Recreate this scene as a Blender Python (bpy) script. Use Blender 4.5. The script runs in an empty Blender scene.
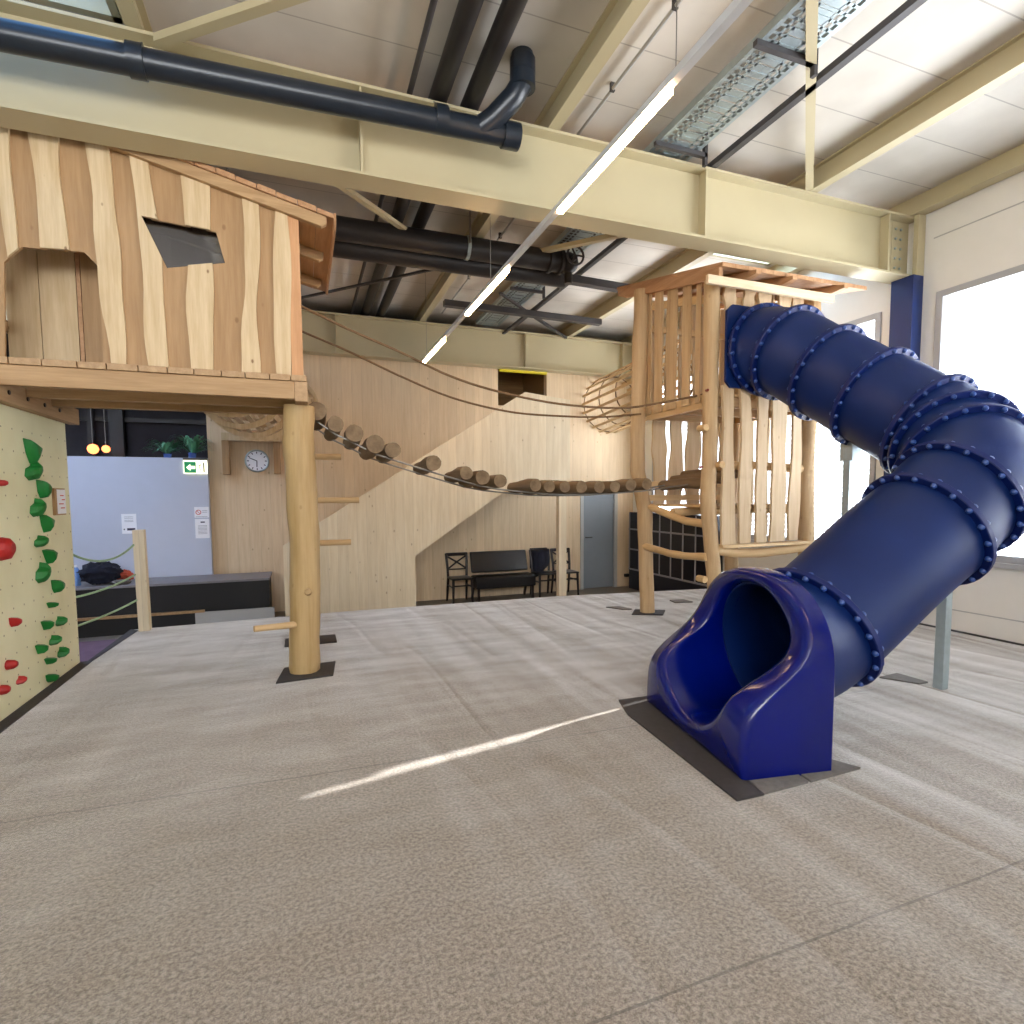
import bpy, math, random
from mathutils import Vector as V, Matrix
from mathutils import noise as mnoise
C = bpy.context.scene.collection
PI = math.pi

# ------------------------------------------------------------------ survey of the camera
F, PXC, PYC, H = 560.0, 512.0, 535.0, 1.5
_p, _y, _r = math.radians(4.1), math.radians(20.4), math.radians(-0.4)
FW = V((math.sin(_y)*math.cos(_p), math.cos(_y)*math.cos(_p), -math.sin(_p)))
_rt = V((math.cos(_y), -math.sin(_y), 0)); _up = _rt.cross(FW)
RT = math.cos(_r)*_rt + math.sin(_r)*_up
UP = -math.sin(_r)*_rt + math.cos(_r)*_up
EYE = V((0, 0, H))
def ray(x, y): return FW + RT*((x-PXC)/F) - UP*((y-PYC)/F)
def onz(x, y, z=0.0): d = ray(x, y); return EYE + d*((z-H)/d.z)
def ony(x, y, Y): d = ray(x, y); return EYE + d*(Y/d.y)
def onx(x, y, X): d = ray(x, y); return EYE + d*(X/d.x)
def lerp(a, b, t): return a+(b-a)*t

# ------------------------------------------------------------------ mesh helpers
OFF = {}
class MB:
    def __init__(s): s.v = []; s.f = []
    def add(s, vs, fs):
        n = len(s.v); s.v += [V(q) for q in vs]; s.f += [tuple(i+n for i in f) for f in fs]; return s
    def box(s, a, b):
        x0, y0, z0 = a; x1, y1, z1 = b
        return s.add([(x0,y0,z0),(x1,y0,z0),(x1,y1,z0),(x0,y1,z0),(x0,y0,z1),(x1,y0,z1),(x1,y1,z1),(x0,y1,z1)],
                     [(3,2,1,0),(4,5,6,7),(0,1,5,4),(1,2,6,5),(2,3,7,6),(3,0,4,7)])
    def bar(s, p, q, w, h, up=(0,0,1)):          # rectangular bar from p to q
        p, q = V(p), V(q); d = (q-p).normalized(); u = V(up)
        if abs(d.dot(u)) > .99: u = V((0,1,0))
        a = d.cross(u).normalized(); b = a.cross(d).normalized()
        vs = [c + a*sx*w/2 + b*sz*h/2 for c in (p, q) for sx, sz in ((-1,-1),(1,-1),(1,1),(-1,1))]
        return s.add(vs, [(3,2,1,0),(4,5,6,7),(0,1,5,4),(1,2,6,5),(2,3,7,6),(3,0,4,7)])
    def tube(s, pts, rads, n=12, cap=True, wob=0, seed=0):
        pts = [V(p) for p in pts]
        if not isinstance(rads, (list, tuple)): rads = [rads]*len(pts)
        base = len(s.v); ref = None
        for i, p in enumerate(pts):
            d = (pts[min(i+1, len(pts)-1)] - pts[max(i-1, 0)]).normalized()
            if ref is None:
                ref = V((0,0,1)) if abs(d.z) < .9 else V((1,0,0))
            a = (ref - d*ref.dot(d)).normalized(); ref = a; b = d.cross(a)
            for k in range(n):
                t = 2*PI*k/n; r = rads[i]
                if wob: r *= 1 + wob*mnoise.noise(V((math.cos(t)*1.2+seed*7.3, math.sin(t)*1.2, i*.45)))
                s.v.append(p + (a*math.cos(t) + b*math.sin(t))*r)
        m = len(pts)
        for i in range(m-1):
            for k in range(n):
                k2 = (k+1) % n
                s.f.append((base+i*n+k, base+i*n+k2, base+(i+1)*n+k2, base+(i+1)*n+k))
        if cap:
            s.f.append(tuple(base+k for k in reversed(range(n))))
            s.f.append(tuple(base+(m-1)*n+k for k in range(n)))
        return s
    def prism(s, poly, d):                        # planar polygon (3D points) extruded by vector d
        poly = [V(p) for p in poly]; n = len(poly); d = V(d)
        vs = poly + [p+d for p in poly]
        fs = [tuple(range(n)), tuple(reversed(range(n, 2*n)))]
        fs += [(i, (i+1) % n, n+(i+1) % n, n+i)[::-1] for i in range(n)]
        return s.add(vs, fs)
    def sphere(s, c, r, nu=14, nv=8, fn=None):
        c = V(c); base = len(s.v)
        rr = r if isinstance(r, (tuple, list)) else (r, r, r)
        for j in range(nv+1):
            ph = -PI/2 + PI*j/nv
            for i in range(nu):
                t = 2*PI*i/nu
                q = V((math.cos(t)*math.cos(ph), math.sin(t)*math.cos(ph), math.sin(ph)))
                k = fn(q) if fn else 1
                s.v.append(c + V((q.x*rr[0], q.y*rr[1], q.z*rr[2]))*k)
        for j in range(nv):
            for i in range(nu):
                i2 = (i+1) % nu
                s.f.append((base+j*nu+i, base+j*nu+i2, base+(j+1)*nu+i2, base+(j+1)*nu+i))
        return s
    def build(s, name, mat, parent=None, smooth=False, bevel=0, loc=None, fix=True):
        if parent is not None:
            off = OFF[parent.name]
        elif loc is not None: off = V(loc)
        else:
            xs = [v.x for v in s.v]; ys = [v.y for v in s.v]; zs = [v.z for v in s.v]
            off = V(((min(xs)+max(xs))/2, (min(ys)+max(ys))/2, min(zs)))
        me = bpy.data.meshes.new(name)
        me.from_pydata([tuple(v-off) for v in s.v], [], s.f)
        import bmesh
        bm = bmesh.new(); bm.from_mesh(me)
        if fix: bmesh.ops.remove_doubles(bm, verts=bm.verts, dist=1e-5); bmesh.ops.recalc_face_normals(bm, faces=bm.faces)
        bm.to_mesh(me); bm.free()
        o = bpy.data.objects.new(name, me); C.objects.link(o)
        me.materials.append(mat)
        if parent is not None: o.parent = parent
        else: o.location = off
        OFF[o.name] = off
        if smooth:
            for p in me.polygons: p.use_smooth = True
            try: me.set_sharp_from_angle(angle=math.radians(42))
            except Exception: pass
        if bevel:
            b = o.modifiers.new('bevel', 'BEVEL'); b.width = bevel; b.segments = 2; b.limit_method = 'ANGLE'
        return o
def empty(name, loc):
    o = bpy.data.objects.new(name, None); C.objects.link(o); o.location = loc; OFF[o.name] = V(loc)
    o.empty_display_size = .1
    return o
def tag(o, label, cat, group=None, kind=None):
    o['label'] = label; o['category'] = cat
    if group: o['group'] = group
    if kind: o['kind'] = kind
    return o
def struct(o, label=None):
    o['kind'] = 'structure'
    if label: o['label'] = label
    return o
def copy_tree(o, parent=None):
    c = o.copy(); C.objects.link(c); c.parent = parent
    for ch in list(o.children): copy_tree(ch, c)
    return c
def box(name, a, b, mat, parent=None, bevel=0): return MB().box(a, b).build(name, mat, parent, bevel=bevel)

# ------------------------------------------------------------------ materials
def lin(c): return tuple(((v/255)/12.92 if v/255 <= .04045 else ((v/255+.055)/1.055)**2.4) for v in c) + (1,)
class NT:
    def __init__(s, name):
        s.m = bpy.data.materials.new(name); s.m.use_nodes = True; s.t = s.m.node_tree
        s.b = s.t.nodes['Principled BSDF']; s.out = s.t.nodes['Material Output']
    def n(s, ty, **k):
        nd = s.t.nodes.new(ty)
        for a, v in k.items():
            if a.startswith('_'): setattr(nd, a[1:], v)
        return nd
    def l(s, a, b): s.t.links.new(a, b)
    def math(s, op, a, b=None, clamp=False):
        nd = s.n('ShaderNodeMath'); nd.operation = op; nd.use_clamp = clamp
        for i, v in enumerate((a, b)):
            if v is None: continue
            if isinstance(v, (int, float)): nd.inputs[i].default_value = v
            else: s.l(v, nd.inputs[i])
        return nd.outputs[0]
    def mix(s, f, a, b, mode='MIX'):
        nd = s.n('ShaderNodeMix'); nd.data_type = 'RGBA'; nd.blend_type = mode
        for i, v in ((0, f), (6, a), (7, b)):
            if isinstance(v, (int, float)): nd.inputs[i].default_value = v
            elif isinstance(v, tuple): nd.inputs[i].default_value = v
            else: s.l(v, nd.inputs[i])
        return nd.outputs[2]
    def coord(s, scale=(1,1,1), kind='Object'):
        tc = s.n('ShaderNodeTexCoord'); mp = s.n('ShaderNodeMapping'); mp.inputs['Scale'].default_value = scale
        s.l(tc.outputs[kind], mp.inputs[0]); return mp.outputs[0]
    def noise(s, vec, scale, detail=3, rough=.5):
        nd = s.n('ShaderNodeTexNoise'); nd.inputs['Scale'].default_value = scale
        nd.inputs['Detail'].default_value = detail; nd.inputs['Roughness'].default_value = rough
        s.l(vec, nd.inputs['Vector']); return nd.outputs[0]
    def ramp(s, f, lo, hi):
        nd = s.n('ShaderNodeMapRange'); s.l(f, nd.inputs[0]); nd.inputs[1].default_value = lo; nd.inputs[2].default_value = hi
        return nd.outputs[0]
    def bump(s, h, strength=.2, dist=.01):
        nd = s.n('ShaderNodeBump'); nd.inputs['Strength'].default_value = strength; nd.inputs['Distance'].default_value = dist
        s.l(h, nd.inputs['Height']); s.l(nd.outputs[0], s.b.inputs['Normal']); return nd
    def set(s, **k):
        for a, v in k.items(): s.b.inputs[a.replace('_', ' ')].default_value = v
def plain(name, c, rough=.5, metal=0, var=.12, nscale=6, bump=0, spec=.5, coat=0):
    t = NT(name); vec = t.coord(); nz = t.noise(vec, nscale, 4)
    c1 = lin(c); c2 = tuple(v*(1-var) for v in c1[:3])+(1,)
    t.l(t.mix(t.ramp(nz, .3, .7), c1, c2), t.b.inputs['Base Color'])
    t.set(Roughness=rough, Metallic=metal); t.b.inputs['Specular IOR Level'].default_value = spec
    if coat: t.b.inputs['Coat Weight'].default_value = coat; t.b.inputs['Coat Roughness'].default_value = .08
    if bump: t.bump(t.noise(t.coord(), nscale*12, 3), bump, .004)
    return t.m
def emit(name, c, strength):
    t = NT(name); t.set(Emission_Color=lin(c), Emission_Strength=strength); t.b.inputs['Base Color'].default_value = lin(c); return t.m
def wood(name, ca, cb, axis='Z', plank=None, knots=.0, rough=.6, gs=1.0, pv=.12, kscale=1.0, seam=.6):
    ca, cb = (tuple(v*.84+(sum(c)/3)*.16 for v in c) for c in (ca, cb))
    t = NT(name)
    sc = {'X': (1.6, 22, 22), 'Y': (22, 1.6, 22), 'Z': (22, 22, 1.6)}[axis]
    vec = t.coord(tuple(v*gs for v in sc)); g = t.noise(vec, 1.0, 5, .6)
    g2 = t.noise(t.coord(tuple(v*gs*4 for v in sc)), 1.0, 2, .5)
    f = t.math('ADD', t.math('MULTIPLY', t.ramp(g, .35, .68), .75), t.math('MULTIPLY', g2, .25))
    col = t.mix(f, lin(ca), lin(cb))
    if plank:
        ax, w = plank
        sp = t.n('ShaderNodeSeparateXYZ'); t.l(t.coord(), sp.inputs[0]); o = sp.outputs['XYZ'.index(ax)]
        q = t.math('DIVIDE', o, w); fl = t.math('FLOOR', q)
        wn = t.n('ShaderNodeTexWhiteNoise'); wn.noise_dimensions = '1D'; t.l(fl, wn.inputs['W'])
        col = t.mix(t.math('MULTIPLY', wn.outputs[0], pv*2), col, lin(tuple(v*.8 for v in cb)))
        fr = t.math('FRACT', q); edge = t.math('LESS_THAN', fr, .02)
        col = t.mix(t.math('MULTIPLY', edge, seam), col, lin(tuple(v*.55 for v in cb)))
    if knots:
        ks = {'X': (1.6, 5, 5), 'Y': (5, 1.6, 5), 'Z': (7.5, 7.5, 4.5)}[axis]
        vo = t.n('ShaderNodeTexVoronoi'); vo.inputs['Scale'].default_value = 1.0
        mp = t.coord(tuple(v*kscale for v in ks)); t.l(mp, vo.inputs['Vector'])
        k = t.ramp(vo.outputs['Distance'], .10, .05)
        col = t.mix(t.math('MULTIPLY', k, knots), col, lin((112, 74, 42)))
    t.l(col, t.b.inputs['Base Color']); t.set(Roughness=rough); t.b.inputs['Specular IOR Level'].default_value = .35
    t.bump(g, .12, .004)
    return t.m

M = {}
M['panel'] = wood('spruce_panel', (236,220,188), (220,200,162), 'Z', ('X', .14), knots=.45, rough=.55, pv=.10, kscale=.9, seam=.35)
M['backwall'] = wood('warm_spruce_wall', (234,208,168), (218,188,146), 'Z', ('X', .17), knots=.4, rough=.55, pv=.10, kscale=.9, seam=.35)
M['panel_y'] = wood('spruce_panel_side', (232,214,180), (208,184,146), 'Z', ('Y', .14), knots=.6, rough=.55)
M['light_board'] = wood('pale_live_edge_board', (218,192,148), (194,162,114), 'Z', knots=.8, kscale=1.15)
M['tan_board'] = wood('tan_live_edge_board', (182,142,94), (160,120,74), 'Z', knots=.5, kscale=.8)
M['robinia'] = wood('peeled_robinia_log', (206,174,128), (178,142,96), 'Z', knots=.25, rough=.6, gs=.6)
M['robinia_pale'] = wood('pale_peeled_slat', (212,184,144), (188,156,114), 'Z', knots=.3, rough=.6, gs=.7)
M['log'] = wood('house_log', (198,166,112), (168,134,80), 'Z', knots=.3, rough=.55, gs=.5)
M['beam_x'] = wood('larch_beam', (190,152,104), (160,122,78), 'X', knots=.3, rough=.6)
M['beam_y'] = wood('larch_beam_lengthwise', (190,154,110), (162,124,82), 'Y', knots=.3, rough=.6)
M['larch'] = wood('larch_roof_board', (198,150,104), (168,118,76), 'Y', knots=.3, rough=.6)
M['rail_x'] = wood('peeled_rail', (222,188,136), (196,156,102), 'X', knots=.2, rough=.6, gs=.6)
M['rail_y'] = wood('peeled_rail_lengthwise', (222,186,130), (192,148,92), 'Y', knots=.2, rough=.6, gs=.6)
M['log_y'] = wood('bridge_log', (138,112,80), (100,78,52), 'Y', knots=.2, rough=.7, gs=.6)
M['steel'] = plain('cream_painted_steel', (188,177,144), .45, var=.08, nscale=1.5, spec=.4)
M['navy'] = plain('navy_painted_steel', (16,44,104), .4, var=.1)
M['ceil'] = None
M['blackpipe'] = plain('dark_insulated_pipe', (38,36,38), .45, var=.3)
M['bluepipe'] = plain('black_drain_pipe', (30,38,48), .3, var=.2)
M['darksteel'] = plain('dark_grey_steel', (70,68,70), .5, metal=.2)
M['galv'] = plain('galvanised_steel', (176,190,194), .38, metal=.7, nscale=20)
M['white'] = plain('white_wall_panel', (226,224,218), .5, var=.03)
M['whitemetal'] = plain('white_powder_coat', (232,232,232), .35, var=.03)
M['frame'] = plain('grey_window_frame', (170,172,176), .4, var=.04)
M['blindm'] = plain('pale_blind_slat', (214,220,226), .45, var=.03)
M['partition'] = plain('grey_blue_partition', (184,190,206), .55, var=.03)
M['darkwall'] = plain('dark_back_room_wall', (58,58,66), .8, var=.2)
M['black'] = plain('black_panel', (7,7,9), .55, var=.2)
M['darkwood'] = plain('black_brown_stained_wood', (34,20,18), .35, var=.3)
M['vinyl'] = plain('black_vinyl', (24,24,26), .3, var=.2, nscale=3)
M['door'] = plain('grey_door_paint', (126,134,142), .45, var=.04)
M['greytrim'] = plain('light_grey_trim', (176,176,174), .5, var=.04)
M['rope'] = plain('brown_rope', (120,92,62), .85, var=.3, nscale=60, bump=.4)
M['wire'] = plain('steel_wire', (140,136,130), .4, metal=.6)
M['greenrope'] = plain('pale_green_rope', (150,176,134), .8, var=.2, nscale=60)
M['rubber'] = plain('dark_rubber_mat', (58,56,58), .7, var=.25, nscale=30, bump=.3)
M['rubber2'] = plain('grey_flocked_mat', (112,108,104), .85, var=.25, nscale=40, bump=.3)
M['greenhold'] = plain('green_climbing_hold', (16,120,46), .5, var=.25, nscale=12, bump=.25)
M['redhold'] = plain('red_climbing_hold', (172,28,26), .5, var=.2, nscale=12, bump=.25)
M['yellow'] = plain('yellow_padding', (214,196,30), .45)
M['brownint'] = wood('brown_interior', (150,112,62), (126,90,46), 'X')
M['concrete'] = plain('grey_brown_hall_floor', (112,104,94), .5, var=.15, nscale=2)
M['purple'] = plain('mauve_floor', (118,92,112), .8, var=.2, nscale=8)
M['leaf'] = plain('green_leaf', (120,190,150), .5, var=.4, nscale=14)
M['pot'] = plain('blue_plant_pot', (60,96,170), .5)
M['navycloth'] = plain('navy_cloth', (20,26,44), .9, var=.3, bump=.4)
M['orangecloth'] = plain('orange_red_cloth', (196,86,60), .9, var=.3, bump=.4)
M['bottle'] = plain('blue_plastic', (120,160,220), .2)
M['bolt'] = plain('blue_bolt_cap', (40,72,140), .35, var=.05)
M['redbolt'] = plain('rusty_red_bolt', (120,36,24), .5)
M['countertop'] = plain('grey_counter_top', (128,126,130), .5)
M['paper'] = plain('white_paper', (236,238,244), .7, var=.02)
M['ink'] = plain('dark_ink', (50,54,80), .8)
M['redink'] = plain('red_ink', (206,60,60), .8)
M['locker'] = plain('blue_black_locker_front', (16,18,34), .3, var=.3)
M['lockergrid'] = plain('grey_locker_edge', (150,150,158), .5)
M['ledprofile'] = plain('white_aluminium_profile', (225,228,232), .3, metal=.3)
M['led'] = emit('warm_led_tube', (255, 205, 150), 52)
M['lampglow'] = emit('orange_lamp_glow', (255, 140, 80), 3)
M['signlit'] = emit('lit_sign_white', (255, 250, 215), 1.6)
M['signgreen'] = emit('lit_sign_green', (16, 110, 66), .8)
M['signdark'] = plain('sign_pictogram', (70,80,70), .6)
# slide plastic
def slide_mat(name, c, rough, coat):
    t = NT(name); nz = t.noise(t.coord(), 3, 4)
    c1 = lin(c); t.l(t.mix(t.ramp(nz, .35, .7), c1, tuple(v*1.25 for v in c1[:3])+(1,)), t.b.inputs['Base Color'])
    t.set(Roughness=rough); t.b.inputs['Specular IOR Level'].default_value = .32
    t.b.inputs['Coat Weight'].default_value = coat; t.b.inputs['Coat Roughness'].default_value = .06
    t.bump(t.noise(t.coord(), 260, 2), .06, .002)
    return t.m
M['tube'] = slide_mat('blue_slide_plastic', (2, 30, 84), .48, 0)
M['exit'] = slide_mat('glossy_blue_slide_plastic', (0, 12, 92), .17, .25)
M['flange'] = slide_mat('dark_blue_flange', (2, 24, 84), .45, 0)
# glass
t = NT('clear_glass'); tr = t.n('ShaderNodeBsdfTransparent'); gl = t.n('ShaderNodeBsdfGlossy'); gl.inputs['Roughness'].default_value = .02
mx = t.n('ShaderNodeMixShader'); mx.inputs[0].default_value = .05
t.l(tr.outputs[0], mx.inputs[1]); t.l(gl.outputs[0], mx.inputs[2]); t.l(mx.outputs[0], t.out.inputs[0])
M['glass'] = t.m
t = NT('smoky_acrylic'); tr = t.n('ShaderNodeBsdfTransparent'); tr.inputs[0].default_value = (.35,.33,.42,1); gl = t.n('ShaderNodeBsdfGlossy'); gl.inputs['Roughness'].default_value = .08
mx = t.n('ShaderNodeMixShader'); mx.inputs[0].default_value = .2
t.l(tr.outputs[0], mx.inputs[1]); t.l(gl.outputs[0], mx.inputs[2]); t.l(mx.outputs[0], t.out.inputs[0])
M['acrylic'] = t.m
t = NT('milky_rooflight'); tl = t.n('ShaderNodeBsdfTranslucent'); tl.inputs[0].default_value = (.72,.86,1,1)
t.l(tl.outputs[0], t.out.inputs[0]); M['milky'] = t.m
t = NT('blue_tinted_rooflight'); tl = t.n('ShaderNodeBsdfTranslucent'); tl.inputs[0].default_value = (.16,.24,.34,1)
t.l(tl.outputs[0], t.out.inputs[0]); M['milky_blue'] = t.m
t = NT('grey_rooflight'); tl = t.n('ShaderNodeBsdfTranslucent'); tl.inputs[0].default_value = (.34,.40,.50,1)
t.l(tl.outputs[0], t.out.inputs[0]); M['milky_grey'] = t.m
t = NT('pale_rooflight'); tl = t.n('ShaderNodeBsdfTranslucent'); tl.inputs[0].default_value = (.55,.62,.74,1)
t.l(tl.outputs[0], t.out.inputs[0]); M['milky_half'] = t.m
# climbing wall: cream plywood with a grid of bolt holes
t = NT('cream_climbing_panel'); sp = t.n('ShaderNodeSeparateXYZ'); t.l(t.coord(), sp.inputs[0])
def cell(o, w): return t.math('SUBTRACT', t.math('FRACT', t.math('DIVIDE', o, w)), .5)
a = cell(sp.outputs[1], .16); b = cell(sp.outputs[2], .16)
d = t.math('SQRT', t.math('ADD', t.math('MULTIPLY', a, a), t.math('MULTIPLY', b, b)))
col = t.mix(t.ramp(t.noise(t.coord(), 2.2, 3), .3, .7), lin((232,228,192)), lin((218,212,172)))
t.l(t.mix(t.math('LESS_THAN', d, .045), col, lin((150,140,110))), t.b.inputs['Base Color']); t.set(Roughness=.6)
t.bump(t.noise(t.coord(), 70, 2), .15, .003); M['climb'] = t.m
# carpet
t = NT('speckled_carpet'); vec = t.coord()
n1 = t.noise(vec, 62, 4, .8); n2 = t.noise(vec, 320, 1, .5); n3 = t.noise(vec, .9, 3)
f = t.math('ADD', t.math('MULTIPLY', t.ramp(n1, .38, .62), .7), t.math('MULTIPLY', t.ramp(n2, .3, .7), .3))
col = t.mix(f, lin((80,74,67)), lin((166,156,144)))
col = t.mix(t.math('MULTIPLY', t.ramp(n3, .35, .75), .16), col, lin((128,112,94)))
gp = t.n('ShaderNodeNewGeometry'); sp = t.n('ShaderNodeSeparateXYZ'); t.l(gp.outputs['Position'], sp.inputs[0])
wob = t.math('MULTIPLY', t.math('SUBTRACT', t.noise(t.coord((2,2,2)), 1.0, 2), .5), .05)
for Y0, k, wd in ((3.12, -.04, .006), (1.32, 0.0, .005), (4.95, -.02, .004), (-.5, 0, .005), (6.7,-.02,.004)):
    yy = t.math('SUBTRACT', sp.outputs[1], t.math('ADD', t.math('MULTIPLY', sp.outputs[0], k), Y0))
    m_ = t.math('LESS_THAN', t.math('ABSOLUTE', t.math('ADD', yy, wob if Y0 > 3 else t.math('MULTIPLY', wob, .3))), wd)
    col = t.mix(t.math('MULTIPLY', m_, .6), col, lin((78,72,68)))
t.l(col, t.b.inputs['Base Color']); t.set(Roughness=.95); t.b.inputs['Specular IOR Level'].default_value = .15
t.b.inputs['Sheen Weight'].default_value = .9; t.b.inputs['Sheen Roughness'].default_value = .4
wr = t.noise(t.coord((1.5, .22, 1)), 1.3, 2, .4); wr2 = t.noise(t.coord((.7, 1.4, 1)), 1.7, 2, .4)
cz = t.noise(t.coord((1.1, .16, 1)), 1.15, 1, .3); cr = t.ramp(t.math('ABSOLUTE', t.math('SUBTRACT', cz, .5)), 0, .035)
hh = t.math('ADD', t.math('ADD', t.math('MULTIPLY', cr, .028), t.math('MULTIPLY', wr, .55)), t.math('ADD', t.math('MULTIPLY', wr2, .18), t.math('MULTIPLY', n1, .02)))
t.bump(hh, .75, .26); M['carpet'] = t.m
# ceiling boards: grey panels with cross joints
t = NT('grey_roof_boards'); sp = t.n('ShaderNodeSeparateXYZ'); gp = t.n('ShaderNodeNewGeometry'); t.l(gp.outputs['Position'], sp.inputs[0])
col = t.mix(t.ramp(t.noise(t.coord(), 1.1, 4), .3, .7), lin((216,210,200)), lin((190,184,174)))
fl = t.math('FRACT', t.math('DIVIDE', t.math('SUBTRACT', sp.outputs[1], 3.17), .56))
col = t.mix(t.math('MULTIPLY', t.math('LESS_THAN', fl, .02), .5), col, lin((120,114,106)))
t.l(col, t.b.inputs['Base Color']); t.set(Roughness=.75); M['ceil'] = t.m

# ================================================================== THE SETTING
XW = 6.52; YB = 10.2; ZC = 4.75; ZF = -.45
# platform with carpet
edge = [(-1.88, 7.40), (0.5, 7.52), (3.5, 7.45), (4.8, 7.28), (XW, 7.08)]
poly = [(-1.88, -4.0, 0), (XW, -4.0, 0)] + [(x, y, 0) for x, y in reversed(edge)]
struct(MB().prism(poly, (0, 0, -.44)).build('floor', M['carpet'], loc=(0,0,0)), 'speckled grey-beige carpeted platform floor')
struct(box('floor_hall', (-6.0, 4.2, ZF-.1), (XW, 14.0, ZF), M['concrete']), 'grey-brown lower hall floor beyond the platform')
struct(box('floor_left', (-6.0, -4.0, ZF-.1), (-1.9, 4.2, ZF), M['concrete']), 'lower floor left of the platform')
struct(box('floor_mauve', (-6.0, 4.8, ZF), (-1.9, 9.0, ZF+.01), M['purple']), 'mauve carpet left of the platform edge')
# walls with windows on the right
W1 = (-1.6, 4.24, .79, 3.66); W2 = (4.86, 9.5, .79, 3.64)
T = .16
def wallpiece(name, y0, y1, z0, z1): return MB().box((XW, y0, z0), (XW+T, y1, z1))
mb = MB()
for y0, y1, z0, z1 in ((-4.0, 14.0, ZF-.1, .79), (-4.0, 14.0, 3.66, ZC+.1), (-4.0, -1.6, .79, 3.66), (4.24, 4.86, .79, 3.66), (9.5, 14.0, .79, 3.66), (4.86, 9.5, 3.64, 3.66)):
    mb.box((XW, y0, z0), (XW+T, y1, z1))
struct(mb.build('wall_right', M['white']), 'white panelled window wall')
mb = MB()
for z in (.234, 4.25): mb.box((XW-.004, -4.0, z-.006), (XW, 4.3, z+.006))
struct(mb.build('trim_1', M['greytrim']), 'panel joints of the white wall')
struct(box('baseboard_right', (XW-.012, -4.0, 0), (XW, 7.0, .02), M['darksteel']), 'dark joint at the foot of the white wall')
WB = (-4.6, 1.2, 2.3, 4.3)  # made-up window opening, added out of view to light the playhouse front
mb = MB()
for x0, x1, z0, z1 in ((-6.0, WB[0], ZF-.1, ZC+.1), (WB[1], XW+T, ZF-.1, ZC+.1), (WB[0], WB[1], ZF-.1, WB[2]), (WB[0], WB[1], WB[3], ZC+.1)): mb.box((x0, -4.15, z0), (x1, -4.0, z1))
struct(mb.build('wall_behind', M['white']), 'white wall behind the viewpoint')
r = empty('window_7', ((WB[0]+WB[1])/2, -4.0, WB[2])); struct(r, 'added unseen window band behind the viewpoint, lighting the playhouse front')
f = MB()
for x in (WB[0], -2.7, -.8, WB[1]-.06): f.box((x, -4.1, WB[2]), (x+.06, -4.0, WB[3]))
f.box((WB[0], -4.1, WB[2]), (WB[1], -4.0, WB[2]+.06)); f.box((WB[0], -4.1, WB[3]-.06), (WB[1], -4.0, WB[3])); f.build('window_frame', M['frame'], r)
box('pane', (WB[0]+.06, -4.06, WB[2]+.06), (WB[1]-.06, -4.05, WB[3]-.06), M['glass'], r)
struct(box('wall_left', (-6.15, -4.0, ZF-.1), (-6.0, 14.0, ZC+.1), M['white']))
struct(box('wall_far', (-6.0, 14.0, ZF-.1), (XW+T, 14.15, ZC+.1), M['darkwall']))
# wood clad back wall with the high opening and the door
op = (3.53, 4.54, 3.2, 3.9)
dx0, dx1, dz1 = 5.30, 6.12, 1.62
mb = MB()
for x0, x1, z0, z1 in ((-1.41, op[0], ZF, 3.95), (op[0], op[1], ZF, op[2]), (op[1], dx0, ZF, 3.95), (dx0, dx1, dz1, 3.95), (dx1, XW, ZF, 3.95)):
    mb.box((x0, YB, z0), (x1, YB+.14, z1))
struct(mb.build('wall_back', M['backwall'], loc=(0, YB, 0)), 'tall wall clad in pale knotty spruce boards')
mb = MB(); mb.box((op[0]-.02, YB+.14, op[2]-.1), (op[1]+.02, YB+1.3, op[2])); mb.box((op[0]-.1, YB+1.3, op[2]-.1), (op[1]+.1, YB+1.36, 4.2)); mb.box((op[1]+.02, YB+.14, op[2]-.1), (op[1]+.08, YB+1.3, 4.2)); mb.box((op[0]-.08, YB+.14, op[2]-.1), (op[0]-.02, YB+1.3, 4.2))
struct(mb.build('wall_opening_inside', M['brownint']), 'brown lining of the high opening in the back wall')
tag(MB().tube([(op[0]+.02, YB-.03, 3.865), (op[1]-.02, YB-.03, 3.865)], .04, 12).build('yellow_padding', M['yellow'], smooth=True), 'yellow foam padding across the top of the high opening', 'padding')
# dark room behind the partition
struct(box('wall_dark_room', (-6.0, 12.6, ZF), (-1.3, 12.75, ZC), M['darkwall']), 'dark wall of the room behind the partition')
struct(box('wall_dark_side', (-1.41, YB+.14, ZF), (-1.27, 12.6, ZC), M['darkwall']))
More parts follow.
